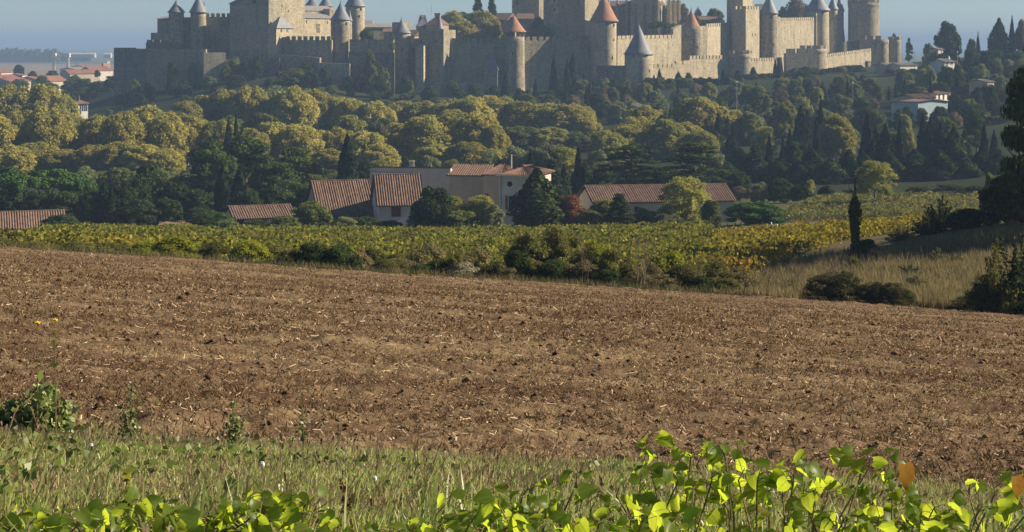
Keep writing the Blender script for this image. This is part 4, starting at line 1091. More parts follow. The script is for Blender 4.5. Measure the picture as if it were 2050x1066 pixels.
# ---- little cypresses under the outer wall
C1 = [(1320, 138, 11), (1341, 157, 15), (1358, 144, 18), (1378, 145, 27), (1403, 154, 22), (1420, 154, 22), (1448, 138, 11), (1454, 150, 15), (1477, 140, 24), (1508, 134, 22), (1552, 117, 8), (1559, 118, 9), (1309, 150, 9), (1390, 160, 14), (1432, 158, 14)]
row([('cypress' if c_ < 20 else 'conifer', a, b_, c_, 684 if a < 1490 else 715) for a, b_, c_ in C1], '{} small dark cypress at the foot of the sunlit outer wall, from the blue cone', 'small cypresses under the outer wall')
C2 = [(1012, 144, 17, 640), (1108, 109, 15, 660), (1146, 107, 22, 662), (1136, 120, 16, 660), (1168, 150, 18, 640), (1180, 165, 20, 620), (1072, 160, 12, 640)]
row([('cypress', a, b_, c_, d_) for a, b_, c_, d_ in C2], '{} cypress against the long shaded curtain wall, from the pyramid-roofed tower', 'cypresses against the shaded curtain')
# ---- trees inside and behind the walls
tree('plane', 905, 24, 66, 760, 'pale yellowing plane behind the long high curtain, beside the needle roof', None, base=110)
tree('plane', 965, 24, 86, 752, 'largest yellow plane crown above the long high curtain', None, base=115)
tree('plane', 930, 45, 80, 745, 'lower shaded plane crown just above the long high curtain', None, base=115)
tree('umbrella', 922, 20, 56, 775, 'green umbrella pine between the yellow planes on the fortress', None, base=75)
tree('conifer', 957, -16, 34, 778, 'first of two tall blue-green conifers above the yellow planes', None, base=75)
tree('conifer', 985, -10, 32, 778, 'second of two tall blue-green conifers above the yellow planes', None, base=75)
tree('broadleaf', 1078, 34, 44, 745, 'dark leafy tree between the orange cone and the great square tower', None, base=95)
tree('greyleaf', 1085, 50, 44, 735, 'lower sunlit shrub beside the orange post-gallery tower', None, base=95)
tree('umbrella', 1319, 39, 50, 775, 'umbrella pine rising inside the walls before the church', None, base=90)
tree('broadleaf', 1350, 46, 30, 780, 'green bush between umbrella pine and small orange cone', None, base=85)
tree('browntree', 1368, 8, 26, 830, 'yellow-brown tree behind the church apse', None, base=60)
tree('broadleaf', 1432, 14, 40, 840, 'dark round tree above the low dull-red house', None, base=70)
tree('browntree', 1597, -8, 60, 880, 'big brown autumn tree behind the widest inner curtain', None, base=80)
tree('browntree', 1566, 12, 22, 880, 'small bare-looking brown tree beside the slate-coned round tower', None, base=60)
tree('broadleaf', 735, 56, 34, 715, 'dark shrub growing on the terrace beside the needle spire turret', None, base=90)
tree('greyleaf', 785, 83, 16, 670, 'pale creeper bush clinging to the shaded retaining wall', None, base=100)
tree('umbrella', 1420, 42, 30, 790, 'small green pine top over the inner curtain by the orange cone', None, base=70)
CR = [(470, 112, 30, 672), (495, 118, 34, 671), (515, 112, 26, 671), (452, 128, 26, 668), (610, 128, 40, 668), (650, 134, 30, 668), (742, 96, 26, 672), (752, 118, 36, 671), (735, 140, 30, 669), (768, 134, 30, 670), (812, 148, 26, 680), (700, 150, 30, 668), (905, 160, 30, 680), (950, 166, 30, 682), (345, 118, 22, 674), (385, 124, 24, 673)]
row([('darkleaf' if i % 3 else 'broadleaf', a, b_, c_, d_) for i, (a, b_, c_, d_) in enumerate(CR)], '{} dark bush clinging to the foot of the shaded walls, from the cliff end', 'bushes clinging to the shaded walls', 'bush')
# ---- skyline of the garden hill
K = [('darkleaf', 1895, 44, 62, 700, 'big dark rounded pine alone on the garden hill skyline'), ('fircone', 2000, 38, 46, 690, 'broad conical conifer on the hill skyline beside a tall cypress'), ('cypress', 2026, 33, 13, 688, 'tall thin cypress on the hill skyline'),
     ('browntree', 2046, 40, 34, 690, 'yellowish tree at the frame edge behind the skyline cypress'), ('cypress', 1958, 65, 9, 700, 'short cypress on the hill skyline above the hedge'), ('darkleaf', 1944, 78, 28, 698, 'dark round bush beside the short skyline cypress'),
     ('pine', 1819, 78, 20, 800, 'small umbrella-shaped pine beyond the barbican towers'), ('darkleaf', 1790, 68, 18, 905, 'dark bush peeping over the barbican towers'), ('broadleaf', 1858, 86, 26, 740, 'round green tree beside the whitewashed hill house'),
     ('cypress', 1689, 58, 8, 900, 'thin dark cypress between slate tower and massive drum'), ('umbrella', 1990, 96, 40, 640, 'flat-topped pine on the hill below the conical conifer'), ('umbrella', 2030, 100, 44, 640, 'second flat-topped pine on the hill near the frame edge')]
for k_, a, b_, c_, d_, lab in K: tree(k_, a, b_, c_, d_, lab, None)
# ---- wooded gardens on the hillside
r_ = random.Random(12)
lim_x = [990, 1030, 1060, 1200, 1250, 1300, 1450, 1500, 1570, 1600, 1650, 1700, 1740, 1742, 1785, 1790, 1850, 1890, 1950, 2060]
lim_y = [182, 172, 150, 146, 152, 158, 162, 152, 150, 136, 142, 134, 134, 147, 147, 140, 128, 112, 100, 92]
HT = []
tries = 0
while len(HT) < 250 and tries < 12000:
    tries += 1
    a = r_.uniform(985, 2060); d_ = r_.choice((r_.uniform(455, 745), r_.uniform(600, 745)))
    if a < 1200 and d_ < 540: continue
    k_ = r_.choices(['broadleaf', 'greyleaf', 'darkleaf', 'cypress', 'conifer', 'browntree', 'planegreen', 'pine', 'scrub'], [26, 14, 22, 10, 8, 8, 8, 5, 8])[0]
    hgt = r_.uniform(4.5, 9.5) if k_ not in ('scrub',) else r_.uniform(2.5, 4)
    if k_ in ('cypress', 'conifer'): hgt *= 1.15
    gy = PY(gz(X(a, d_), d_), d_); top = gy - hgt / d_ * F
    if top < np.interp(a, lim_x, lim_y) + r_.uniform(0, 12): continue
    wd = hgt * r_.uniform(0.75, 1.15) if k_ not in ('cypress', 'conifer') else hgt * (r_.uniform(0.16, 0.24) if k_ == 'cypress' else r_.uniform(0.4, 0.6))
    wp = wd / d_ * F
    if any(abs(a - q[1]) < (wp + q[3]) * 0.30 and abs(d_ - q[4]) < 10 for q in HT): continue
    # keep the hill villas and the car park in view
    if 1790 - wp / 2 < a < 1912 + wp / 2 and d_ < 520 and top < 218: continue
    if 1880 - wp / 2 < a < 1925 + wp / 2 and d_ < 560 and top < 130: continue
    if 1738 - wp / 2 < a < 1785 + wp / 2 and top < 150: continue
    HT.append((k_, a, top, wp, d_))
ADJ2 = dict(broadleaf='mid-green leafy', greyleaf='grey-green', darkleaf='dark green', cypress='narrow cypress-like', conifer='dark conical', browntree='brown autumn', planegreen='yellow-green', pine='cushioned pine-like', scrub='low scrubby')
def zone(a):
    for lim, nm in ((1190, 'below the long shaded curtain'), (1310, 'below the slate-blue cone'), (1500, 'below the small wall cypresses'), (1660, 'below the wide bastion'), (1790, 'below the car park'), (1930, 'around the hill villas'), (3000, 'on the upper garden hill')):
        if a < lim: return nm
cnt = {}
for e in sorted(HT, key=lambda e: e[1]):
    zk = (e[0], zone(e[1])); cnt[zk] = cnt.get(zk, 0) + 1
    tree(*e, label='{} {} tree {}, counted from the town side'.format(ordw(cnt[zk]), ADJ2[e[0]], zk[1]), group='garden trees on the hillside', cat='tree')
VH = [('darkleaf', 1815, 214, 34, 492), ('broadleaf', 1846, 214, 26, 494), ('darkleaf', 1880, 213, 40, 496), ('greyleaf', 1862, 130, 30, 570), ('darkleaf', 1895, 127, 40, 566), ('darkleaf', 1918, 130, 30, 566), ('broadleaf', 1870, 100, 26, 676), ('darkleaf', 1885, 103, 24, 672),
      ('darkleaf', 1945, 96, 40, 626), ('darkleaf', 1975, 97, 40, 626), ('darkleaf', 1980, 165, 40, 508), ('darkleaf', 1782, 138, 22, 708), ('broadleaf', 1805, 137, 26, 706), ('darkleaf', 1828, 138, 24, 706), ('broadleaf', 1835, 206, 30, 515), ('darkleaf', 1905, 200, 30, 520), ('broadleaf', 1285, 217, 40, 540)]
row([(k_, a, b_, c_, d_) for k_, a, b_, c_, d_ in VH], '{} hedge tree hiding the foot of the hill villas, from the barn crowns', 'hedge trees before the hill villas')
r_ = random.Random(44); UW = []
for i in range(64):
    a = 1300 + i * 7.1 + r_.uniform(-6, 6); d_ = 688 + (a - 1300) * 0.19 + r_.uniform(-26, 4)
    hgt = r_.uniform(3.0, 6.8); k_ = r_.choices(['darkleaf', 'broadleaf', 'conifer', 'greyleaf', 'browntree'], [40, 25, 12, 14, 9])[0]
    top = max(PY(gz(X(a, d_), d_), d_) - hgt / d_ * F, np.interp(a, lim_x, lim_y) - 4)
    if 1738 < a < 1782: top = max(top, 148)
    UW.append((k_, a, top, hgt * r_.uniform(0.8, 1.2) / d_ * F, d_))
row(UW, '{} thicket tree along the foot of the sunlit outer wall, from the blue cone', 'thicket along the outer wall')
# ---- scrub on the dark slope under the western walls
r_ = random.Random(5); SS = []
for i in range(84):
    a = r_.uniform(110, 1000); d_ = r_.uniform(575, 672)
    k_ = r_.choices(['darkleaf', 'broadleaf', 'scrub', 'darkscrub'], [40, 15, 25, 20])[0]; hgt = r_.uniform(1.5, 4.2)
    gy = PY(gz(X(a, d_), d_), d_)
    SS.append((k_, a, gy - hgt / d_ * F, hgt * r_.uniform(0.9, 1.6) / d_ * F, d_))
for j, (a, b_, w_) in enumerate(((270, 158, 30), (300, 160, 24), (345, 150, 26), (420, 152, 34), (365, 168, 30), (470, 148, 50), (590, 136, 60), (620, 142, 50), (760, 150, 40), (745, 128, 30), (860, 172, 40), (920, 178, 40), (820, 160, 26), (990, 172, 40))):
    SS.append(('darkleaf' if j % 3 else 'broadleaf', a, b_, w_, 655))
row(SS, '{} shaded bush on the dark slope under the western walls, from the town side', 'bushes on the dark slope', 'bush')
# ---- town trees and far poplars
r_ = random.Random(9)
TW = [('darkleaf', 38, 130, 24, 1000, 152), ('darkleaf', 65, 142, 22, 940, 165), ('darkleaf', 105, 140, 26, 960, 160), ('broadleaf', 150, 150, 30, 900, 170), ('darkleaf', 195, 140, 14, 980, 155), ('broadleaf', 85, 150, 26, 900, 170), ('greyleaf', 10, 155, 30, 880, 175), ('broadleaf', 40, 158, 40, 860, 180),
      ('broadleaf', 100, 165, 40, 820, 185), ('darkleaf', 140, 160, 40, 830, 190), ('darkleaf', 170, 155, 40, 830, 190), ('darkleaf', 165, 175, 60, 760, 205), ('darkleaf', 200, 160, 50, 780, 195), ('darkleaf', 225, 150, 40, 760, 185), ('darkleaf', 130, 182, 50, 740, 215)]
row(TW, '{} dark tree between the red-roofed town houses, from the frame edge', 'trees between the town houses')
PO = [('greyleaf', 4 + i * 9.5 + r_.uniform(-3, 3), 95 + r_.uniform(0, 7) - (4 if i == 6 else 0), r_.uniform(16, 24), 2950, 128) for i in range(12)]
PO += [('darkleaf', 116 + i * 9 + r_.uniform(-3, 3), 104 + r_.uniform(0, 4), 12, 2960, 124) for i in range(8)]
row(PO, '{} hazy poplar on the horizon beyond the bare field, from the frame edge', 'hazy horizon poplars')

# ------------------------------------------------------------------ farm, villas, town
G_FARM = 'farm buildings'
def pan_roof(name, parent, E0, E1, R1, R0, period=0.40, amp=0.11, mat='pan_tile', thick=0.12):
    """roof slope with real pantile ridges; E0 E1 eave ends, R0 R1 ridge ends above them"""
    E0, E1, R0, R1 = map(Vector, (E0, E1, R0, R1))
    L_ = (E1 - E0).length; nu_ = max(8, int(L_ / period) * 5); nv_ = 8
    nrm = (E1 - E0).cross(R0 - E0).normalized()
    if nrm.z < 0: nrm = -nrm
    V = []; q = random.Random(int(L_ * 100))
    wob = [q.uniform(-0.03, 0.03) for _ in range(40)]
    for j in range(nv_ + 1):
        for i in range(nu_ + 1):
            f, g = i / nu_, j / nv_
            p = (E0 * (1 - f) + E1 * f) * (1 - g) + (R0 * (1 - f) + R1 * f) * g
            sag = -0.05 * math.sin(math.pi * f) * g + wob[int(f * 38)] * (0.4 + g * 0.6)
            p = p + nrm * (amp * abs(math.sin(math.pi * f * L_ / period)) + sag)
            V.append(p)
    fs = []
    for j in range(nv_):
        for i in range(nu_):
            a = j * (nu_ + 1) + i; fs.append((a, a + 1, a + nu_ + 2, a + nu_ + 1))
    n0 = len(V)
    V += [E0 - nrm * thick, E1 - nrm * thick, R1 - nrm * thick, R0 - nrm * thick]
    fs += [(n0 + 3, n0 + 2, n0 + 1, n0)]
    b = MB(); b.add(V, fs)
    # eave board closing the front edge
    b.add([E0 - nrm * thick, E1 - nrm * thick, E1 + nrm * 0.02, E0 + nrm * 0.02], [(0, 1, 2, 3)])
    return b.build(name, M[mat], parent)

def window(parent, c, d, n, wd, h, shutters=False, frame='white_paint', name='window', round_=False):
    """c: centre on the wall face, d: along the wall, n: out of the wall"""
    ang = math.atan2(d.y, d.x)
    b = MB()
    if round_:
        pts = [c + n * 0.05 + d * (wd / 2 * math.cos(a)) + Vector((0, 0, h / 2 * math.sin(a))) for a in [2 * math.pi * k / 20 for k in range(20)]]
        back = [p - n * 0.09 for p in pts]
        b.add(pts + back, [tuple(range(20))] + [(i, i + 20, (i + 1) % 20 + 20, (i + 1) % 20) for i in range(20)])
        return b.build(name, M['dark'], parent)
    p = c + n * 0.0; b.box((p.x, p.y, p.z), wd, 0.1, h, ang)
    w_ = b.build(name, M['dark'], parent)
    b = MB()
    for s_ in (-1, 1):
        q = c + d * (s_ * (wd / 2 + 0.05)) + n * 0.02; b.box((q.x, q.y, q.z), 0.1, 0.14, h + 0.2, ang)
        q = c + n * 0.022 + Vector((0, 0, s_ * (h / 2 + 0.05))); b.box((q.x, q.y, q.z), wd, 0.142, 0.1, ang)
    b.build('frame', M[frame], w_)
    if shutters:
        for s_ in (-1, 1):
            b = MB(); q = c + d * (s_ * (wd / 2 + wd * 0.26 + 0.1)) + n * 0.08; b.box((q.x, q.y, q.z), wd * 0.52, 0.05, h + 0.1, ang)
            b.build('shutter', M['shutter'], w_)
    return w_

def house(pA, DA, pB, DB, depth, yeave, yridge, label, wall='render', group=G_FARM, over=0.35, back=True, name='farm_building', cat='building', gl=0.0, gr=0.0, ridge_f=0.5, period=0.34, rmat='pan_tile', drop=3.0, base=None):
    """ridge parallel to the front; gl gr pull the ridge ends in (hips)"""
    A = Vector((X(pA, DA), DA, 0)); B = Vector((X(pB, DB), DB, 0)); d = (B - A).normalized(); n = Vector((d.y, -d.x, 0))
    Dm = (DA + DB) / 2
    zt = Z(yeave, Dm); zr = Z(yridge, Dm + depth * ridge_f); z0 = (Z(base, Dm) if base else min(gz(A.x, A.y), gz(B.x, B.y))) - drop
    C_, E_ = B - n * depth, A - n * depth
    root = empty(name, ((A.x + B.x) / 2, (A.y + B.y) / 2, z0), label, cat, group)
    b = MB(); b.prism([(A.x, A.y), (B.x, B.y), (C_.x, C_.y), (E_.x, E_.y)], z0, zt)
    if gl == 0 and gr == 0:
        for P, Q in ((A, E_), (B, C_)):
            m_ = P + (Q - P) * ridge_f; off = (d if P is A else -d) * 0.012
            b.add([(P.x + off.x, P.y + off.y, zt - 0.01), (Q.x + off.x, Q.y + off.y, zt - 0.01), (m_.x + off.x, m_.y + off.y, zr - 0.02)], [(0, 1, 2)])
    b.build('wall', M[wall], root)
    o = over
    sl_ = (zr - zt) / (depth * ridge_f)
    R0 = A - n * (depth * ridge_f) + d * (gl - (o if gl == 0 else 0)); R1 = B - n * (depth * ridge_f) - d * (gr - (o if gr == 0 else 0))
    R0.z = R1.z = zr + 0.05
    a0 = A - d * o + n * o; b0 = B + d * o + n * o; a0.z = b0.z = zt - sl_ * o + 0.05
    pan_roof('roof_slope', root, a0, b0, R1, R0, period, mat=rmat)
    c0 = C_ + d * o - n * o; e0 = E_ - d * o - n * o; c0.z = e0.z = zt - (zr - zt) / (depth * (1 - ridge_f)) * o + 0.05
    pan_roof('roof_slope', root, c0, e0, R0, R1, period, mat=rmat)
    if gr > 0: pan_roof('roof_slope', root, b0, c0, R1, R1 + Vector((0, 0.01, 0)), period, mat=rmat)
    if gl > 0: pan_roof('roof_slope', root, e0, a0, R0, R0 + Vector((0, 0.01, 0)), period, mat=rmat)
    b = MB(); b.tube([R0 + Vector((0, 0, 0.03)), (R0 + R1) / 2 + Vector((0, 0, 0.0)), R1 + Vector((0, 0, 0.03))], 0.11, 6); b.build('ridge_tiles', M[rmat], root)
    return root, A, B, d, n, zt, zr

# barn wing with the broad shaded roof
r, A, B, d, n, zt, zr = house(642, 236, 752, 238.2, 12.5, 436, 362, 'barn wing with a broad sagging tiled roof half in shadow', wall='render_tan', gl=0)
# cottage with white wall and brown shutter
r, A, B, d, n, zt, zr = house(758, 232.5, 845, 233.6, 8.0, 408, 350, 'small white cottage with a ribbed tile roof and brown shutter', wall='white_wall')
c = A + (B - A) * 0.40; c.z = Z(422, c.y); w_ = window(r, c, d, n, 1.05, 1.45, False, 'shutter')
b = MB(); q = c + n * 0.10; b.box((q.x, q.y, q.z), 0.98, 0.05, 1.4, math.atan2(d.y, d.x)); b.build('shutter', M['shutter'], w_)
b = MB(); q = A + d * 0.06 + n * 0.1; b.tube([(q.x, q.y, Z(450, q.y)), (q.x, q.y, zt)], 0.06, 6); b.build('drainpipe', M['pipe'], r)
# long high range behind
A = Vector((X(740, 252), 252, 0)); B = Vector((X(902, 250), 250, 0)); d = (B - A).normalized(); n = Vector((d.y, -d.x, 0)); zf = Z(336, 251)
root = empty('farm_building', (*((A + B) / 2).xy, gz(A.x, 252) - 2), 'long blank-walled range standing behind the white cottage', 'building', G_FARM)
C_, E_ = B - n * 9, A - n * 9
b = MB(); b.prism([tuple(A.xy), tuple(B.xy), tuple(C_.xy), tuple(E_.xy)], gz(A.x, 252) - 3, [zf, zf, zf - 1.5, zf - 1.5]); b.build('wall', M['render'], root)
up = Vector((0, 0, 1)); pan_roof('roof_slope', root, A + n * 0.1 + up * (zf + 0.06), B + n * 0.1 + up * (zf + 0.06), C_ + up * (zf - 1.44), E_ + up * (zf - 1.44))
b = MB(); a_ = W(744, 347, 251.7); e_ = W(836, 349, 250.6); b.tube([a_, e_], 0.09, 6); b.build('gutter', M['pipe'], root)
b = MB(); c = W(824, 330, 256); b.box((c.x, c.y, c.z), 0.7, 0.5, 0.9); b.box((c.x, c.y, c.z + 0.5), 0.85, 0.65, 0.1); b.build('chimney', M['render'], root)
r, A, B, d, n, zt, zr = house(899, 249.5, 972, 248.5, 9, 351, 330, 'middle villa range with a low tiled roof above bare wall', wall='render_tan')
# two-storey villa block
r, A, B, d, n, zt, zr = house(1001, 241, 1064, 239.5, 9, 350, 331, 'two-storey villa block with a round window and hipped tile roof', wall='render', gl=3.2, gr=3.2, over=0.5)
c = A + (B - A) * 0.31; c.z = Z(369, c.y); window(r, c, d, n, 0.78, 0.78, round_=True, name='round_window')
c = A + (B - A) * 0.36; c.z = Z(406, c.y); window(r, c, d, n, 0.75, 1.8, True, 'render')
b = MB(); q = A + d * 0.05 + n * 0.12; b.tube([(q.x, q.y, Z(452, q.y)), (q.x, q.y, zt - 0.1)], 0.07, 6); b.build('drainpipe', M['pipe'], r)
b = MB(); q = A + (B - A) * 0.5 + n * 0.55; b.box((q.x, q.y, zt - 0.12), (B - A).length + 1.0, 0.14, 0.14, math.atan2(d.y, d.x)); b.build('gutter', M['pipe'], r)
b = MB(); c = W(1030, 320, 243); b.box((c.x, c.y, c.z - 0.4), 0.6, 0.55, 1.8); b.box((c.x, c.y, c.z + 0.55), 0.75, 0.7, 0.12); b.build('chimney', M['pan_tile'], r)
b = MB(); c = W(1024, 324, 241.5); b.tube([(c.x, c.y, c.z - 0.9), (c.x, c.y, c.z + 1.0)], 0.08, 6); b.build('flue_pipe', M['pipe'], r)
r, A, B, d, n, zt, zr = house(968, 245, 1001, 244, 8, 350, 330, 'set-back villa bay with plain wall between the tiled roofs', wall='render_tan', gl=1.0, gr=1.0, over=0.3)
c = A + (B - A) * 0.2; c.z = Z(396, c.y); window(r, c, d, n, 0.5, 1.2, False, 'render')
# long barn
r, A, B, d, n, zt, zr = house(1190, 238, 1470, 241.5, 10, 403, 371, 'long low stone barn with a continuous pantile roof', wall='render', over=0.4)
c = A + (B - A) * 0.30; c.z = Z(420, c.y); window(r, c, d, n, 0.7, 0.8, False, 'render')
# outbuilding, tiled house by the frame edge
r, A, B, d, n, zt, zr = house(470, 233, 588, 235.8, 7, 436, 412, 'low whitewashed outbuilding with dark doorways and long tile roof', wall='white_wall')
for f, wd_ in ((0.09, 0.85), (0.50, 0.5), (0.68, 0.5)):
    c = A + (B - A) * f; c.z = Z(450 if f < 0.2 else 447, c.y); window(r, c, d, n, wd_, 1.25 if f < 0.2 else 0.8, False, 'shutter')
r, A, B, d, n, zt, zr = house(-50, 231, 130, 234.6, 8, 457, 424, 'low tiled house with a bluish white wall beside umbrella pines', wall='white_wall')
c = A + (B - A) * 0.62; c.z = Z(466, c.y); window(r, c, d, n, 0.8, 0.9, False, 'shutter')
house(322, 226, 346, 225, 3, 452, 446, 'tiny tiled shed roof showing between garden shrubs', wall='render_tan')
# garden wall posts
pale = [(1412, 455, 226), (1443, 450, 227), (1458, 451, 226), (1472, 450, 227), (1484, 447, 228), (1491, 444, 229), (1500, 446, 229), (1519, 444, 231)]
for i, (px, py, D) in enumerate(pale):
    x = X(px, D); zb = gz(x, D); b = MB(); zt = Z(py - 3, D)
    b.tube([(x, D, zb - 0.2), (x - 0.05 * (i % 3), D, zt)], 0.075, 6); b.tube([(x - 0.05 * (i % 3), D, zt), (x - 0.05 * (i % 3), D, zt + 0.06)], [0.085, 0.05], 6)
    tag(b.build('vineyard_post', M['white_paint'], loc=(x, D, zb)), '{} pale leaning vineyard post in the line beside the long barn'.format(ordw(i + 1)), 'post', 'vineyard posts beside the barn', 'thing')
for i, (px, py, D) in enumerate([(1548, 446, 214), (1560, 450, 212), (1570, 452, 211), (1577, 462, 206)]):
    x = X(px, D); zb = gz(x, D); b = MB(); zt = Z(py, D); zb = min(zb, zt - 1.0)
    b.tube([(x, D, zb), (x - 0.25, D, zt)], 0.07, 6); b.tube([(x - 0.25, D, zt), (x - 0.26, D, zt + 0.06)], [0.08, 0.05], 6)
    tag(b.build('vineyard_post', M['white_paint'], loc=(x, D, zb)), '{} tilted pale post on the grassy path above the vines'.format(ordw(i + 1)), 'post', 'tilted posts on the path', 'thing')

# chapel tower among the planes
root = block(155, 553, 176, 555.5, 4.5, 208, 'small pale bell tower with three arched openings among ochre planes', roof='pyramid', yridge=200, rmat='pan_tile', mat='white_wall', name='bell_tower', cat='tower', group=None, over=0.6, ybase=250)
A_, B_ = Vector((X(155, 553), 553)), Vector((X(176, 555.5), 555.5)); d_ = (B_ - A_).normalized(); n_ = Vector((d_.y, -d_.x))
for f in (0.3, 0.5, 0.7, 0.88):
    c = A_ + (B_ - A_) * f; slit(root, c.x, c.y, Z(217, c.y), n_.x, n_.y, 0.42, 1.9, 'arched_opening')
b = MB(); c = W(157, 199, 556); b.box((c.x, c.y, c.z), 0.6, 0.5, 2.0); b.box((c.x, c.y, c.z + 1.05), 0.75, 0.65, 0.12); b.build('chimney', M['red_tile'], root)

# villas and houses on the hillside
def villa(pA, DA, pB, DB, depth, ye, yr, label, wall='white_wall', rmat='slate_lauze', wins=(), base=None, cat='house', group='hillside villas', over=0.4, period=0.5):
    r, A, B, d, n, zt, zr = house(pA, DA, pB, DB, depth, ye, yr, label, wall, group, over, name='villa', cat=cat, period=period, rmat=rmat, base=base)
    for f, y, w_, h in wins:
        c = A + (B - A) * f; c.z = Z(y, c.y); window(r, c, d, n, w_, h, False, wall)
    return r, A, B, d, n
villa(1803, 506, 1838, 500, 12, 204, 199, 'pale blue-walled gable house, lowest of the hillside villas', 'blue_wall', 'pan_tile', base=222)
r, A, B, d, n = villa(1838, 505, 1873, 522, 8, 205, 200, 'sunlit white bungalow with a row of columns on the hillside', 'white_wall', 'pan_tile', base=222)
for k in range(5):
    c = A + (B - A) * (0.12 + 0.19 * k) + n * 0.05; b = MB(); b.box((c.x, c.y, Z(211, c.y)), 0.8, 0.12, 1.3, math.atan2(d.y, d.x)); b.build('window', M['dark'], r)
villa(1832, 530, 1872, 533, 9, 196, 190, 'low red-roofed house above the white bungalow', 'render_tan', 'pan_tile', wins=[(0.2, 199, 1, 1), (0.6, 199, 1, 1)], base=205)
r, A, B, d, n = villa(1874, 536, 1903, 548, 8, 188, 184, 'bright white villa with arched terrace on the hillside', 'white_wall', 'pan_tile', base=205)
for k in range(3):
    c = A + (B - A) * (0.2 + 0.3 * k) + n * 0.05; b = MB(); b.box((c.x, c.y, Z(194, c.y)), 1.4, 0.12, 1.8, math.atan2(d.y, d.x)); b.build('arched_opening', M['dark'], r)
villa(1880, 520, 1898, 526, 6, 205, 200, 'small brown-roofed annex below the white villa', 'render', 'pan_tile', base=214)
r, A, B, d, n = villa(1891, 578, 1911, 581, 6, 124, 119, 'white glazed house with a pale low roof on the upper hill', 'white_wall', 'slate_lauze', wins=[(0.25, 126.5, 1.2, 0.8), (0.7, 126.5, 1.2, 0.8)], base=132)
b = MB(); b.lathe((X(1901, 580), 581), [(0.5, Z(119, 580)), (0.4, Z(117, 580)), (0.05, Z(112, 580))], 8); b.build('roof_vent', M['white_paint'], r)
r, A, B, d, n = villa(1878, 690, 1888, 693, 4, 99, 96, 'small white house below the dark rounded pine on the skyline', 'render', 'slate_lauze', wins=[(0.7, 101, 0.8, 1.2)], base=106)
villa(1976, 520, 1990, 523, 6, 164, 160, 'half-hidden house with pale roof near the frame-edge pine', 'render_tan', 'slate_lauze', base=172)
villa(1775, 720, 1800, 724, 7, 131, 127, 'low stone house by the barbican car park', 'render_tan', 'slate_lauze', base=142)
villa(1802, 716, 1836, 722, 7, 131, 127, 'pale low house with white gate beside the car park', 'white_wall', 'slate_lauze', base=142)
villa(1276, 560, 1292, 562, 6, 214, 209, 'whitish rooftop poking out of the plane crowns', 'white_wall', 'slate_lauze', base=225)

# parked cars by the barbican
def car(px, py, D, ang, paint, label):
    x = X(px, D); z = Z(py, D); root = empty('parked_car', (x, D, z), label, 'car', 'cars parked below the barbican towers')
    def P(l, wv, zz): return (x + l * math.cos(ang) - wv * math.sin(ang), D + l * math.sin(ang) + wv * math.cos(ang), z + zz)
    b = MB(); prof = [(-2.1, .3), (2.1, .3), (2.15, .75), (1.2, .95), (-2.0, 1.0), (-2.15, .6)]
    b.add([P(l, -.85, zz) for l, zz in prof] + [P(l, .85, zz) for l, zz in prof], [tuple(range(6)), tuple(range(11, 5, -1))] + [(i, i + 6, (i + 1) % 6 + 6, (i + 1) % 6) for i in range(6)])
    b.build('body', paint, root)
    b = MB(); prof = [(-1.7, 1.0), (1.0, .97), (.45, 1.42), (-1.2, 1.45)]
    b.add([P(l, -.72, zz) for l, zz in prof] + [P(l, .72, zz) for l, zz in prof], [tuple(range(4)), tuple(range(7, 3, -1))] + [(i, i + 4, (i + 1) % 4 + 4, (i + 1) % 4) for i in range(4)])
    b.build('cabin', M['car_glass'], root)
    for l in (-1.35, 1.35):
        for s_ in (-1, 1):
            b = MB(); b.tube([P(l, s_ * .72, .32), P(l, s_ * .9, .32)], .32, 10); b.build('wheel', M['dark'], root)
M['car_glass'] = mat_plain('car_glass', (0.03, 0.035, 0.04), (0.04, 0.045, 0.05), 3, 0.1, 0.6)
pw_ = mat_plain('white_car_paint', (0.75, 0.76, 0.78), (0.7, 0.71, 0.73), 3, 0.25, 0.5); pk_ = mat_plain('dark_car_paint', (0.04, 0.045, 0.06), (0.05, 0.055, 0.07), 3, 0.25, 0.5); ps_ = mat_plain('silver_car_paint', (0.42, 0.45, 0.5), (0.38, 0.41, 0.46), 3, 0.25, 0.5)
for px, py, D, a, p_, lab in ((1751, 146, 800, 0.5, pw_, 'white car parked at the front of the barbican car park'), (1763, 144, 802, 0.6, pw_, 'second white car beside the front white car'), (1757, 139, 818, 0.4, ps_, 'silver car in the back row by the wide barbican tower'),
                              (1770, 140, 812, 0.5, pk_, 'dark car parked before the wide barbican tower'), (1777, 142, 806, 0.7, pk_, 'dark car nearest the narrow barbican tower'), (1748, 138, 822, 0.3, ps_, 'silver car at the end of the sunlit curtain')):
    car(px, py, D, a, p_, lab)
b = MB()
pts = [(X(1738, 794), 794), (X(1798, 794), 794), (X(1800, 830), 830), (X(1736, 830), 830)]
b.prism(pts, Z(165, 800), Z(146.2, 800)); tag(b.build('car_park', mat_plain('car_park_gravel', (0.22, 0.2, 0.17), (0.16, 0.15, 0.12), 0.5)), 'levelled car park below the barbican', 'ground', kind='structure')
# lamp and power poles
for px, yt, yb, D, lab in ((1475, 166, 208, 520, 'tall grey pole with a white lamp rising from the hillside trees'), (1707, 168, 215, 520, 'thin pole standing in the wooded garden below the car park'), (1917, 106, 122, 590, 'white gatepost-like pole beside the glazed hill house'), (1830, 108, 128, 700, 'thin mast beside the low houses by the barbican')):
    x = X(px, D); zb = min(gz(x, D), Z(yb, D)); root = empty('utility_pole', (x, D, zb), lab, 'pole')
    b = MB(); b.tube([(x, D, zb), (x, D, Z(yt, D))], [0.10, 0.07], 8); b.build('post', M['grey_metal'], root)
    b = MB(); b.lathe((x, D), [(0.12, Z(yt, D)), (0.26, Z(yt, D) + 0.3), (0.08, Z(yt, D) + 0.5)], 8); b.build('lamp_head', M['white_paint'], root)

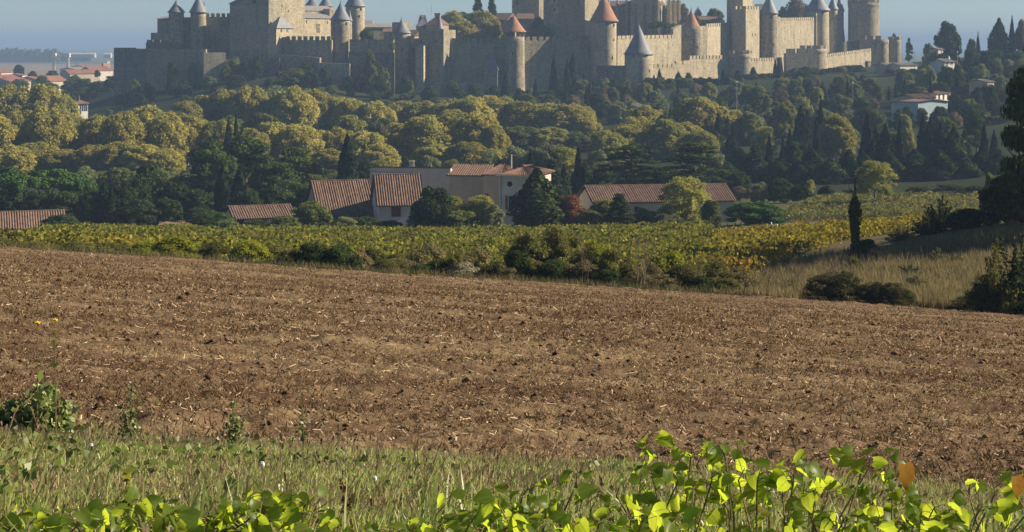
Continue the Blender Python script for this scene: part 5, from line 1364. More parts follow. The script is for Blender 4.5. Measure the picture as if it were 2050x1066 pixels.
# town beyond the cliff
TOWN = [(0, 40, 157, 150, 900, 'red_tile', 'render', 'long red-roofed house at the frame edge below the bare field'), (20, 62, 163, 157, 860, 'red_tile', 'render_tan', 'low red-roofed house among dark town trees'), (102, 136, 163, 152, 900, 'red_tile', 'render_tan', 'large bright red roof in the middle of the town'),
        (140, 200, 148, 140, 1000, 'red_tile', 'render_tan', 'long red-roofed house before the white flats'), (185, 226, 142, 134, 1040, 'red_tile', 'render', 'red-roofed house touching the cliff bastion'), (150, 176, 139, 135, 1100, 'slate_lauze', 'white_wall', 'grey-roofed white flats behind the long red roof'),
        (172, 186, 136, 130, 1120, 'pan_tile', 'white_wall', 'bright white gable house in the town'), (45, 58, 151, 148, 980, 'red_tile', 'white_wall', 'small house with white gable left of the dark town tree'), (70, 100, 158, 153, 930, 'red_tile', 'render_tan', 'red-roofed house in shade between two dark trees'), (2, 26, 146, 141, 1050, 'red_tile', 'render', 'pinkish roof nearest the bare tan field')]
for a, b_, ye, yr, D, rm, wm, lab in TOWN:
    lab = lab.replace('left of the', 'near the')
    house(a, D, b_, D + 14, 11, ye, yr, lab, wall=wm, group='houses of the distant town', name='town_house', cat='house', rmat=rm, period=0.9, base=ye + 12, over=0.3)
c = W(212, 127, 1060); root = empty('tower_block', (c.x, c.y, Z(150, 1060)), 'sunlit peach tower block with a white cap in the town', 'building', 'houses of the distant town')
b = MB(); b.box((c.x, c.y, (Z(127, 1060) + Z(150, 1060)) / 2), 4.2, 4.2, Z(127, 1060) - Z(150, 1060), 0.5); b.build('wall', mat_plain('peach_wall', (0.62, 0.42, 0.27), (0.55, 0.37, 0.24), 0.4), root)
b = MB(); b.box((c.x + 1.4, c.y, Z(126, 1060)), 1.6, 1.6, 1.6, 0.5); b.box((c.x + 1.4, c.y, Z(126, 1060) + 0.95), 2.0, 2.0, 0.3, 0.5); b.build('roof_cap', M['white_paint'], root)
# long white shed on two pale legs by the far field
c = W(122, 113, 2000); root = empty('water_tower', (c.x, c.y, Z(128, 2000)), 'long white overhead tank structure on tall legs above the bare field', 'structure')
b = MB(); b.box((c.x, c.y, c.z), 17, 5, 1.4); b.build('beam', M['white_wall'], root)
for px in (108, 136):
    b = MB(); q = W(px, 112, 2000); b.box((q.x, q.y, q.z + 0.5), 5.0, 6, 4.5); b.build('tank', M['white_wall'], root)
    b = MB(); b.box((q.x, q.y, (q.z + Z(140, 2000)) / 2), 2.4, 2.4, q.z - Z(140, 2000)); b.build('leg', M['render'], root)
for i, (px, w_) in enumerate(((150, 16), (168, 22), (184, 14), (216, 14))):
    c = W(px, 109, 2900); root = empty('white_shed', (c.x, c.y, Z(118, 2900)), '{} pale warehouse on the horizon beyond the town, from the tank'.format(ordw(i + 1)), 'building', 'pale warehouses on the horizon')
    b = MB(); b.box((c.x, c.y, (c.z + Z(116, 2900)) / 2), w_ / F * 2900, 12, c.z - Z(116, 2900)); b.build('wall', M['render'], root)
    b = MB(); zr_ = c.z; hw = w_ / F * 2900 / 2
    b.add([(c.x - hw, c.y - 6.2, zr_), (c.x + hw, c.y - 6.2, zr_), (c.x + hw, c.y + 6.2, zr_), (c.x - hw, c.y + 6.2, zr_), (c.x - hw, c.y, zr_ + 2.5), (c.x + hw, c.y, zr_ + 2.5)], [(0, 1, 5, 4), (1, 2, 5), (2, 3, 4, 5), (3, 0, 4)]); b.build('roof', M['render'], root)

# ------------------------------------------------------------------ vineyards (one mass of leaves each), hedge, meadow
def vine_rows(name, label, poly_px, D0, D1, step, per_m, h, size, mat, slant=0.0, seed=1, gaps=0.25):
    """rows of vines across the slope between distances D0 and D1; poly_px(D) gives the columns where a row starts and ends"""
    r = np.random.default_rng(seed); Q = []
    for D in np.arange(D0, D1, step):
        a, b_ = poly_px(D); x0, x1 = X(a, D), X(b_, D)
        k = int((x1 - x0) * per_m * 1.25)
        if k < 2: continue
        x = x0 + (x1 - x0) * r.random(k)
        hh = h * (0.72 + 0.45 * vnoise(x * 0.9, np.full(k, D * 3.1), 31))
        q = r.random(k) ** 0.6
        ok = (vnoise(x * 0.55, np.full(k, D * 1.7), 32) > gaps) & ((q > 0.3) | (r.random(k) < 0.4))
        x, hh, q = x[ok], hh[ok], q[ok]
        y = D + slant * (x - (x0 + x1) / 2) + r.normal(0, 0.30, len(x))
        z = ground_z(x, y) + q * hh
        P = np.stack([x, y, z], 1); N = unit(r.normal(size=P.shape) + np.array([0, -0.3, 0.5]))
        Q.append(leaf_quads(P, N, np.full(len(P), size * (1 + (D - D0) / 260)), r))
    o = obj(name, np_mesh(name, np.concatenate(Q).reshape(-1, 3), 4, mat))
    return tag(o, label, 'vineyard', kind='stuff')
def mat_vine(name, green, yellow, orange, ox, osc, bias):
    m, t, o = new_mat(name)
    g = t.nodes.new('ShaderNodeNewGeometry')
    col = mixc(t, g.outputs['Random Per Island'], green, yellow)
    nz = noise(t, osc, 2, 0.6)
    col = mixc(t, ramp(t, nz, bias, bias + 0.14), col, mixc(t, g.outputs['Random Per Island'], orange, yellow))
    nb = noise(t, 0.35, 3, 0.6)
    col = mixc(t, ramp(t, nb, 0.4, 0.62), mixc(t, 0.5, (0.03, 0.04, 0.012), col), col)
    nc = noise(t, 0.12, 4, 0.65); col = mixc(t, ramp(t, nc, 0.52, 0.66), col, mixc(t, 0.45, col, (0.14, 0.10, 0.04)))
    d = t.nodes.new('ShaderNodeBsdfDiffuse'); tr = t.nodes.new('ShaderNodeBsdfTranslucent'); mx = t.nodes.new('ShaderNodeMixShader'); mx.inputs[0].default_value = 0.35
    t.links.new(col, d.inputs[0]); t.links.new(col, tr.inputs[0]); t.links.new(d.outputs[0], mx.inputs[1]); t.links.new(tr.outputs[0], mx.inputs[2]); t.links.new(mx.outputs[0], o.inputs[0])
    return m
M['vine'] = mat_vine('autumn_vine_leaf', (0.13, 0.17, 0.028), (0.36, 0.32, 0.05), (0.38, 0.22, 0.05), 0, 0.07, 0.60)
M['vine_gold'] = mat_vine('golden_vine_leaf', (0.20, 0.20, 0.028), (0.48, 0.36, 0.04), (0.48, 0.19, 0.035), 0, 0.11, 0.50)
M['vine_far'] = mat_vine('upper_vine_leaf', (0.17, 0.19, 0.055), (0.34, 0.30, 0.09), (0.34, 0.24, 0.08), 0, 0.06, 0.62)
vine_rows('vineyard', 'yellowing green vineyard rows below the farm', lambda D: (np.interp(D, [90, 120, 200], [-40, 40, 150]), np.interp(D, [88, 100, 120, 150, 200], [1430, 1450, 1440, 1440, 1420])), 88, 203, 2.3, 46, 1.55, 0.21, M['vine'], seed=1)
vine_rows('golden_vineyard', 'golden and orange vineyard rows beside the ivy-clad trunk', lambda D: (np.interp(D, [96, 110, 150, 196], [1390, 1400, 1420, 1460]), np.interp(D, [96, 110, 130, 150, 176], [1500, 1580, 1700, 1800, 1880])), 97, 176, 2.2, 50, 1.5, 0.20, M['vine_gold'], seed=2, gaps=0.15)
vine_rows('upper_vineyard', 'pale green upper vineyard in front of the cypress belt', lambda D: (np.interp(D, [222, 250, 290], [1555, 1570, 1640]), np.interp(D, [222, 290], [1990, 1985])), 226, 292, 2.5, 30, 1.5, 0.28, M['vine_far'], seed=3, gaps=0.2)
vine_rows('hillside_vineyard', 'small green terrace vineyard on the upper hillside', lambda D: (1945, 2035), 470, 500, 3.0, 16, 1.5, 0.5, M['vine_far'], seed=4)

# hedge between field and vineyard
H = [('scrub', -10, 478, 130, 84), ('scrub', 70, 482, 120, 82), ('scrub', 150, 486, 120, 82), ('scrub', 225, 486, 110, 80), ('yellowbush', 292, 482, 90, 79), ('yellowbush', 352, 472, 110, 77), ('scrub', 425, 484, 90, 79), ('yellowbush', 498, 482, 92, 75), ('scrub', 560, 488, 90, 78),
     ('darkscrub', 625, 484, 80, 74), ('darkscrub', 682, 488, 100, 74), ('scrub', 745, 496, 80, 75), ('brownscrub', 800, 512, 90, 74), ('brownscrub', 855, 488, 100, 77), ('darkscrub', 880, 520, 80, 73.5), ('palebush', 925, 524, 84, 73), ('brownscrub', 950, 495, 90, 78),
     ('scrub', 990, 520, 90, 73.5), ('darkscrub', 1035, 500, 90, 74), ('scrub', 1065, 462, 120, 76), ('scrub', 1125, 452, 120, 77), ('darkscrub', 1110, 520, 110, 73), ('brownscrub', 1165, 520, 90, 73), ('yellowbush', 1195, 478, 100, 76), ('scrub', 1230, 500, 90, 74), ('darkscrub', 1215, 540, 80, 72.6),
     ('brownscrub', 1285, 520, 100, 74), ('yellowbush', 1335, 500, 100, 77), ('scrub', 1370, 530, 100, 74), ('scrub', 1420, 520, 110, 76), ('darkscrub', 1400, 552, 80, 73), ('brownscrub', 1465, 528, 100, 76), ('scrub', 1455, 556, 70, 73)]
H += [('scrub', 770, 520, 70, 73), ('darkscrub', 840, 530, 70, 73), ('brownscrub', 1010, 530, 60, 73), ('scrub', 580, 500, 70, 74), ('brownscrub', 1330, 548, 70, 73)]
r_ = random.Random(33)
H2 = [(['sprawl', 'sprawldry', 'scrub', 'sprawldark', 'sprawl', 'brownscrub'][i % 6], 600 + i * 23 + r_.uniform(-10, 10), 0, r_.uniform(50, 90), 73 + r_.uniform(0, 3.5)) for i in range(40)]
for k_, a, _, c_, d_ in H2:
    H.append((k_, a, 498 + 0.0654 * a - r_.uniform(28, 62) + (14 if a > 1300 else 0), c_, d_))
cnt = {}
AD = dict(scrub='olive tangled', yellowbush='bright yellow-green', darkscrub='dark green', brownscrub='dry brown twiggy', palebush='whitish seeding', sprawl='loose sprawling green', sprawldark='loose sprawling dark', sprawldry='loose dry tawny')
for e in sorted(H, key=lambda e: e[1]):
    cnt[e[0]] = cnt.get(e[0], 0) + 1
    tree(*e, label='{} {} bush of the hedge along the field edge, from the town end'.format(ordw(cnt[e[0]]), AD[e[0]]), group='bushes along the field edge', cat='bush')
BS = [(816, 440, 40, 74), (1168, 468, 90, 72.5), (1280, 452, 110, 72.2), (1392, 500, 60, 73), (1540, 500, 60, 74), (1555, 520, 40, 73), (1650, 490, 130, 78), (1700, 505, 110, 80), (1620, 510, 90, 79), (1590, 520, 60, 76), (1300, 500, 60, 74)]
row([('bare', a, b_, c_, d_) for a, b_, c_, d_ in BS], '{} leafless grey-brown sapling along the field edge, from the town end', 'bare saplings along the field edge')
tree('bramble', 1672, 540, 132, 72.5, 'dark rounded bramble bush at the field edge before dry grass', None)
tree('bramble', 1790, 566, 90, 71.5, 'low dark bramble mound beside the larger bramble at field edge', None)
tree('bramble', 1745, 562, 76, 72.0, 'small bramble clump between the two dark brambles', None)
tree('bramble', 1950, 592, 120, 68.5, 'brownish bramble thicket under the pine at the frame edge', None)
# ivy-clad trunk
x, D = X(1712, 106), 106.0; zb = gz(x, D); root = empty('ivy_clad_trunk', (x, D, zb), 'dark ivy-clad dead trunk standing alone in the vineyard corner', 'tree')
b = MB(); zt = Z(352, D)
b.tube([(x, D, zb - 0.2), (x + 0.03, D, zb + 2), (x - 0.02, D, Z(392, D)), (x + 0.02, D, zt)], [0.2, 0.16, 0.1, 0.02], 8)
q = random.Random(3)
for k in range(14):
    z_ = zb + 2.0 + k * 0.26; a = q.uniform(0, 6.28); l = q.uniform(0.35, 0.8)
    b.tube([(x, D, z_), (x + math.cos(a) * l * .5, D + math.sin(a) * l * .5, z_ + 0.2), (x + math.cos(a) * l * 0.7, D + math.sin(a) * l * 0.7, z_ + 0.65)], [0.04, 0.025, 0.008], 4)
b.build('trunk', M['bark'], root)
r = np.random.default_rng(71); n = 3000
z_ = r.random(n); prof = np.interp(z_, [0, .2, .5, .8, .93, 1], [.26, .19, .24, .29, .22, .08]); th = r.random(n) * 6.283
P = np.stack([np.cos(th) * prof * (0.35 + 1.0 * vnoise(z_ * 9, th * 1.2, 61)) * (0.7 + .6 * r.random(n)), np.sin(th) * prof * (0.35 + 1.0 * vnoise(z_ * 9, th * 1.2, 61)) * (.7 + .6 * r.random(n)), z_ * (Z(394, D) - zb)], 1)
V = leaf_quads(P, unit(np.stack([np.cos(th), np.sin(th), .2 + 0 * th], 1) + .5 * r.normal(size=(n, 3))), np.full(n, .15), r)
obj('ivy_leaves', np_mesh('ivy_leaves', V.reshape(-1, 3), 4, M['lf_dark']), root)
tree('sprawldark', 1878, 378, 90, 128, 'dark upright shrub on the bank behind the dry meadow', None)
tree('sprawl', 1800, 446, 90, 122, 'low dark shrub on the shaded bank by the golden vines', None)
tree('sprawldark', 1860, 426, 110, 124, 'broad low shaded shrub on the bank under the dark upright shrub', None)
tree('darkscrub', 1940, 418, 120, 124, 'dark shaded shrub on the bank below the frame-edge pine', None)
tree('darkscrub', 1735, 478, 60, 108, 'low shaded shrub beside the ivy-clad trunk', None)
# big pines at the frame edge
tree('pine', 2090, 70, 200, 112, 'tall dark pine cut by the frame edge above the meadow', None)
tree('darkleaf', 2015, 350, 120, 122, 'dark leafy thicket under the tall frame-edge pine', None)
tree('pine', 2070, 250, 170, 116, 'lower spreading pine beside the tall frame-edge pine', None)
tree('pine', 2240, -60, 330, 120, 'unseen great pine added just outside the frame to shade the bank', None)  # out of view, added to cast shade on the bank
tree('pine', 2330, -20, 330, 110, 'second unseen pine added outside the frame for its shade, nearer the field', None)  # also unseen, added to widen that shade
tree('greyleaf', 1985, 345, 50, 124, 'greenish sunlit bush top in the thicket under the pine', None)
tree('sprawldark', 2035, 452, 190, 66, 'dark spiny bush at the frame edge above the field', None)
tree('sprawl', 2000, 468, 120, 65.6, 'yellow-green shoots on top of the spiny frame-edge bush', None)
tree('bramble', 1985, 545, 110, 66, 'low dark branch of the spiny bush reaching over the grass', None)
r_ = random.Random(77)
MS = [(['sprawldry', 'sprawl', 'sprawldark', 'brownscrub'][i % 4], 1500 + i * 23 + r_.uniform(-12, 12), 0, r_.uniform(34, 70), r_.uniform(78, 108)) for i in range(22)]
MS = [(k_, a, PY(gz(X(a, d_), d_), d_) - r_.uniform(0.5, 1.3) / d_ * F, c_, d_) for k_, a, _, c_, d_ in MS]
row(MS, '{} low ragged shrub scattered over the dry meadow slope, from the hedge', 'low shrubs on the dry meadow', 'bush')
# dry meadow grass
r = np.random.default_rng(81); n = 76000
D = 70.3 + 46 * r.random(n) ** 1.2; u_ = 1430 + r.random(n) * 860; x = (u_ - CX) / F * D
ok = (vnoise(x * 0.8, D * 0.8, 41) > 0.22) & ~((D < 73.2) & (u_ > 1600) & (u_ < 1840)) & (PY(ground_z(x, D), D) < 625)
x, D = x[ok], D[ok]; n = len(x)
V = blades(x, D, ground_z(x, D) - 0.02, (0.25 + 0.55 * r.random(n)) * (0.6 + 0.8 * vnoise(x * 0.35, D * 0.35, 42)), 0.035 + 0.03 * r.random(n), 0.35)
M['dry_grass'] = mat_leaf('dry_grass', (0.14, 0.11, 0.055), (0.34, 0.275, 0.14), (0.13, 0.14, 0.05), 0.3)
tag(obj('dry_meadow_grass', np_mesh('dry_meadow_grass', V, 3, M['dry_grass'])), 'tall dry tawny grass beyond the field', 'grass', kind='stuff')
# rough growth on the bank under the hedge
n = 45000; D = 70.2 + 16 * r.random(n) ** 1.5; u_ = -60 + r.random(n) * 1560; x = (u_ - CX) / F * D
V = blades(x, D, ground_z(x, D) - 0.02, 0.12 + 0.35 * r.random(n) ** 2, 0.03 + 0.03 * r.random(n), 0.5)
M['rough_grass'] = mat_leaf('rough_grass', (0.09, 0.085, 0.035), (0.22, 0.18, 0.09), (0.07, 0.09, 0.03), 0.3)
tag(obj('bank_grass', np_mesh('bank_grass', V, 3, M['rough_grass'])), 'rough grass along the field edge under the hedge', 'grass', kind='stuff')

# ------------------------------------------------------------------ grass verge at our feet
r = np.random.default_rng(91)
def grass(name, label, n, ymin, ymax, hfun, mat, wd=(0.003, 0.004), seed=0, lean=0.55, dens=None, segs=True):
    y = ymin + (ymax - ymin) * r.random(n) ** 0.9
    x = (r.random(n) * 2 - 1) * (0.34 * y + 1.0)
    y1 = field_y0(x) + 1.1 * (vnoise(x * 1.4, y * 0.9, 51) - 0.40)
    p = np.clip((y1 + 0.3 - y) / 1.6, 0, 1) ** 1.3
    if dens is not None: p = p * dens(x, y)
    ok = r.random(n) < p
    x, y = x[ok], y[ok]; k = len(x)
    z = ground_z(x, y) - 0.01; h = hfun(x, y, k)
    a = r.random(k) * 6.283; w_ = wd[0] + wd[1] * r.random(k); la = r.normal(0.6, 1.3, k); ln = lean * h * (0.3 + r.random(k))
    d1 = np.stack([np.cos(a) * w_, np.sin(a) * w_, np.zeros(k)], 1); L = np.stack([np.cos(la) * ln, np.sin(la) * ln, np.zeros(k)], 1)
    B0 = np.stack([x, y, z], 1); Mi = B0 + L * 0.3 + np.array([0, 0, 1]) * (h * 0.6)[:, None]; T = B0 + L + np.array([0, 0, 1]) * (h * (1.0 - 0.2 * r.random(k)))[:, None]
    V = np.stack([B0 - d1, B0 + d1, Mi + d1 * 0.75, Mi - d1 * 0.75, Mi - d1 * 0.75, Mi + d1 * 0.75, T + d1 * 0.12, T - d1 * 0.12], 1)
    idx = (np.arange(k)[:, None] * 8 + np.array([0, 1, 2, 3, 3, 2, 6, 7])[None]).reshape(-1)
    return tag(obj(name, np_mesh(name, V.reshape(-1, 3), 4, mat, idx)), label, 'grass', kind='stuff')
M['verge_green'] = mat_leaf('verge_grass', (0.19, 0.25, 0.05), (0.43, 0.48, 0.16), (0.37, 0.38, 0.12), 0.5, gloss=0.03)
M['verge_dry'] = mat_leaf('verge_dry_grass', (0.17, 0.10, 0.06), (0.46, 0.39, 0.24), (0.20, 0.17, 0.08), 0.3)
grass('verge_grass', 'short green grass of the verge before the field', 220000, 3.6, 9.8, lambda x, y, k: (0.010 + 0.036 * r.random(k) ** 2) * (0.5 + 1.1 * vnoise(x * 1.8, y * 1.8, 52)), M['verge_green'], (0.0014, 0.002), dens=lambda x, y: np.clip(0.5 + 1.0 * vnoise(x * 1.1 + 7, y * 1.2, 56), 0, 1))
grass('dry_verge_grass', 'dry brownish grass mixed into the verge', 140000, 3.6, 10.1, lambda x, y, k: 0.012 + 0.045 * r.random(k) ** 2, M['verge_dry'], (0.0016, 0.0024), dens=lambda x, y: np.clip(0.3 + 1.0 * vnoise(x * 0.8, y * 0.9, 53) * vnoise(x * 2.3, y * 2.6, 57) * 1.6, 0, 1))
grass('tall_verge_grass', 'longer grey-green grass blades along the bottom of the verge', 9000, 3.6, 6.2, lambda x, y, k: 0.08 + 0.12 * r.random(k) ** 1.3, M['verge_green'], (0.0025, 0.0025), lean=0.7, dens=lambda x, y: np.clip(0.15 + 0.5 * (x > -0.3) + 0.6 * (vnoise(x * 1.2, y * 1.2, 54) - 0.4), 0, 1) * np.clip((6.4 - y) / 1.2, 0, 1))

# seed stalks and broad little weed leaves that break up the grass
def verge_points(n, y0, y1, thr, fr, seed):
    y = y0 + (y1 - y0) * r.random(n); x = (r.random(n) * 2 - 1) * (0.34 * y + 1.0)
    ok = (vnoise(x * fr, y * fr, seed) > thr) & (y < field_y0(x) + 0.5 * (r.random(n) - 0.4))
    return x[ok], y[ok]
x, y = verge_points(2600, 3.8, 9.6, 0.35, 1.6, 95); k = len(x); z = ground_z(x, y); h = 0.05 + 0.10 * r.random(k) ** 1.4
lx, ly = r.normal(0.03, 0.35, k) * h, r.normal(0, 0.25, k) * h; ww = 0.0011
def ribbon(f0, f1, wa): 
    P0 = np.stack([x + lx * f0, y + ly * f0, z + h * f0], 1); P1 = np.stack([x + lx * f1, y + ly * f1, z + h * f1], 1); s_ = np.array([1.0, 0.3, 0]) * 1.0
    return np.stack([P0 - s_ * wa, P0 + s_ * wa, P1 + s_ * wa, P1 - s_ * wa], 1)
M['seed_stalk'] = mat_leaf('seed_stalk', (0.10, 0.05, 0.03), (0.42, 0.34, 0.20), None, 0.15)
tag(obj('seed_stalks', np_mesh('seed_stalks', np.concatenate([ribbon(0, 0.82, ww), ribbon(0.80, 1.0, 0.0032)]).reshape(-1, 3), 4, M['seed_stalk'])), 'thin brown seed stalks standing in the verge grass', 'grass', kind='stuff')
x, y = verge_points(9000, 3.8, 9.3, 0.64, 2.4, 96); k = len(x)
P = np.stack([x, y, ground_z(x, y) + 0.012 + 0.035 * r.random(k)], 1); N = unit(r.normal(size=(k, 3)) * 0.7 + np.array([0.1, -0.2, 0.9]))
M['small_weed'] = mat_leaf('small_weed_leaf', (0.09, 0.15, 0.03), (0.25, 0.33, 0.07), (0.26, 0.26, 0.09), 0.4, gloss=0.03)
tag(obj('verge_weeds', np_mesh('verge_weeds', leaf_quads(P, N, np.full(k, 0.024), r, 1.4).reshape(-1, 3), 4, M['small_weed'])), 'low broad-leaved weeds in patches among the verge grass', 'weeds', kind='stuff')
# ------------------------------------------------------------------ leafy vine plants in front
def heart_leaf(base, direc, nrm, L, r, fold=0.25, droop=0.25):
    """heart-shaped leaf, 3 x 7 points, folded along its midrib"""
    direc = direc / np.linalg.norm(direc); nrm = nrm - direc * (nrm @ direc); nrm = nrm / np.linalg.norm(nrm); side = np.cross(nrm, direc)
    t = np.array([0, 0.10, 0.26, 0.45, 0.64, 0.84, 1.0]); wv = np.array([0.08, 0.31, 0.41, 0.40, 0.30, 0.13, 0.0]); back = np.array([-0.02, -0.08, -0.03, 0, 0, 0, 0])
    P = []
    cur = r.normal(0, 0.06)
    for i in range(7):
        mid = base + direc * L * t[i] - nrm * L * droop * t[i] ** 2
        for s_ in (-1, -0.5, 0, 0.5, 1):
            ww = wv[i] * L
            P.append(mid + side * s_ * ww * 0.98 + direc * L * back[i] * abs(s_) * 2 * (0 if i > 2 else 1) + nrm * L * (fold * wv[i] * abs(s_) ** 1.3 + cur * s_ * t[i] - 0.06 * (abs(s_) == 1) * (i % 2)))
    return P
LF = np.array([[j * 5 + i, j * 5 + i + 1, (j + 1) * 5 + i + 1, (j + 1) * 5 + i] for j in range(6) for i in range(4)])
def leaf_cols(n, r):
    c = np.zeros((n, 35, 3), np.float32)
    c[:, 2::5, 0] = 1.0                                   # midrib
    for j in range(7): c[:, j * 5:(j + 1) * 5, 1] = r.random((n, 1)) ** 3      # worn tips and margins
    c[:, 0::5, 1] += 0.25; c[:, 4::5, 1] += 0.25; c[:, 30:, 1] += 0.5 * r.random((n, 1))
    return np.clip(c, 0, 1).reshape(-1, 3)
def mat_bigleaf(name, c1, c2, tc):
    m, t, o = new_mat(name)
    at = t.nodes.new('ShaderNodeVertexColor'); at.layer_name = 'cover'; sp = t.nodes.new('ShaderNodeSeparateColor'); t.links.new(at.outputs[0], sp.inputs[0])
    rib = ramp(t, sp.outputs[0], 0.80, 0.95); worn = ramp(t, sp.outputs[1], 0.75, 1.1)
    g = t.nodes.new('ShaderNodeNewGeometry'); rp = g.outputs['Random Per Island']
    nz = noise(t, 55, 3, 0.6); col = mixc(t, rp, c1, c2); col = mixc(t, ramp(t, nz, 0.3, 0.8), mixc(t, 0.78, (0, 0, 0), col), col)
    under = mixc(t, 0.06, col, (0.36, 0.42, 0.22)); col = mixc(t, g.outputs['Backfacing'], col, under)
    col = mixc(t, rib, col, mixc(t, 0.5, col, (0.30, 0.34, 0.10))); col = mixc(t, worn, col, (0.22, 0.15, 0.05))
    d = t.nodes.new('ShaderNodeBsdfDiffuse'); tr = t.nodes.new('ShaderNodeBsdfTranslucent'); gl = t.nodes.new('ShaderNodeBsdfGlossy'); gl.inputs['Roughness'].default_value = 0.38
    t.links.new(col, d.inputs[0]); tcol_ = mixc(t, ramp(t, nz, 0.25, 0.8), mixc(t, 0.7, (0, 0, 0), mixc(t, rp, tc, (0.64, 0.70, 0.05))), tc) if name != 'dying_leaf' else mixc(t, ramp(t, nz, 0.35, 0.65), (0.95, 0.62, 0.03), (0.85, 0.16, 0.01))
    tcol_ = mixc(t, rib, tcol_, mixc(t, 0.6, (0, 0, 0), tcol_)); tcol_ = mixc(t, worn, tcol_, (0.45, 0.25, 0.04)); t.links.new(tcol_, tr.inputs[0])
    mx = t.nodes.new('ShaderNodeMixShader'); mx.inputs[0].default_value = 0.62; t.links.new(d.outputs[0], mx.inputs[1]); t.links.new(tr.outputs[0], mx.inputs[2])
    m2 = t.nodes.new('ShaderNodeMixShader'); m2.inputs[0].default_value = 0.012; t.links.new(mx.outputs[0], m2.inputs[1]); t.links.new(gl.outputs[0], m2.inputs[2]); t.links.new(m2.outputs[0], o.inputs[0])
    return m
M['bigleaf'] = mat_bigleaf('vine_plant_leaf', (0.055, 0.11, 0.012), (0.13, 0.19, 0.02), (0.56, 0.72, 0.05))
M['dyingleaf'] = mat_bigleaf('dying_leaf', (0.50, 0.26, 0.03), (0.42, 0.15, 0.02), (0.95, 0.38, 0.02))
M['green_stem'] = mat_plain('green_stem', (0.16, 0.14, 0.06), (0.22, 0.15, 0.08), 20, 0.7, 0.2)
def vine_plant(label, stems, D, leaf_len=0.046, seed=0, name='leafy_vine', dying=None, step=0.034, dens=1.0):
    """stems: [(column, top row)] ; each stem climbs from the verge with heart leaves on both sides"""
    r = np.random.default_rng(seed)
    cx = sum(s_[0] for s_ in stems) / len(stems); x0 = X(cx, D); root = empty(name, (x0, D, gz(x0, D)), label, 'plant', 'leafy vines along the verge')
    P = []
    for (px, yt) in stems:
        Dd = D + r.uniform(-0.25, 0.25); xt, zt = X(px, Dd), Z(yt, Dd) - 0.015
        xb = xt + r.uniform(-0.10, 0.10); yb = Dd + r.uniform(-0.12, 0.12); zb = gz(xb, yb)
        h = max(zt - zb, 0.05)
        pts = [np.array([xb, yb, zb - 0.02]), np.array([xb * 0.7 + xt * 0.3 + r.normal(0, .012), yb * 0.6 + Dd * 0.4, zb + h * 0.45]), np.array([xt + r.normal(0, .01), Dd, zt - h * 0.12]), np.array([xt, Dd - 0.01, zt])]
        sb = MB(); sb.tube(pts, [0.0035, 0.003, 0.0022, 0.0012], 5)
        nl = max(int(7 * dens), int(h / step * dens)); s0 = 1
        for i in range(nl):
            f = 0.12 + 0.88 * (i + r.random() * 0.6) / nl; f = min(f, 1.0) * 2.999; k = int(f); p = pts[k] + (pts[k + 1] - pts[k]) * (f - k)
            a = r.uniform(0, 6.283); out = np.array([math.cos(a), math.sin(a) * 0.7 - 0.25, r.uniform(0.0, 0.5)]); out /= np.linalg.norm(out)
            b0 = p + out * r.uniform(0.02, 0.05)
            sb.tube([p, (p + b0) / 2 + np.array([0, 0, .004]), b0], 0.0011, 4)
            dr = out * 0.7 + np.array([r.normal(0, .25), r.normal(0, .2), r.uniform(-1.0, 0.1)])
            nn = np.array([r.choice((-1, 1)) * (0.65 + r.normal(0, .3)), -0.5 + r.normal(0, .4), 0.55 + r.normal(0, .4)])
            P.append(heart_leaf(b0, dr, nn, leaf_len * r.uniform(0.6, 1.25), r, r.uniform(0.1, 0.5), r.uniform(0.05, 0.4)))
        sb.build('stem', M['green_stem'], root)
    V = np.array(P, np.float32) - np.array(root.location, np.float32)
    idx = (np.arange(len(V))[:, None, None] * 35 + LF[None]).reshape(-1)
    obj('foliage', np_mesh('foliage', V.reshape(-1, 3), 4, M['bigleaf'], idx, True, leaf_cols(len(V), r)), root)
    if dying:
        for (px, py, L) in dying:
            b0 = np.array(W(px, py, D - 0.3)); Pq = np.array(heart_leaf(b0, np.array([0.15, -0.15, -1.0]), np.array([0.55, -0.85, 0.2]), L, r, 0.15, 0.15), np.float32) - np.array(root.location, np.float32)
            lf = obj('leaf', np_mesh('leaf', Pq, 4, M['dyingleaf'], LF.reshape(-1), True, leaf_cols(1, r)), root); lf['label'] = 'withering yellow leaf turning orange at its tip'
    return root
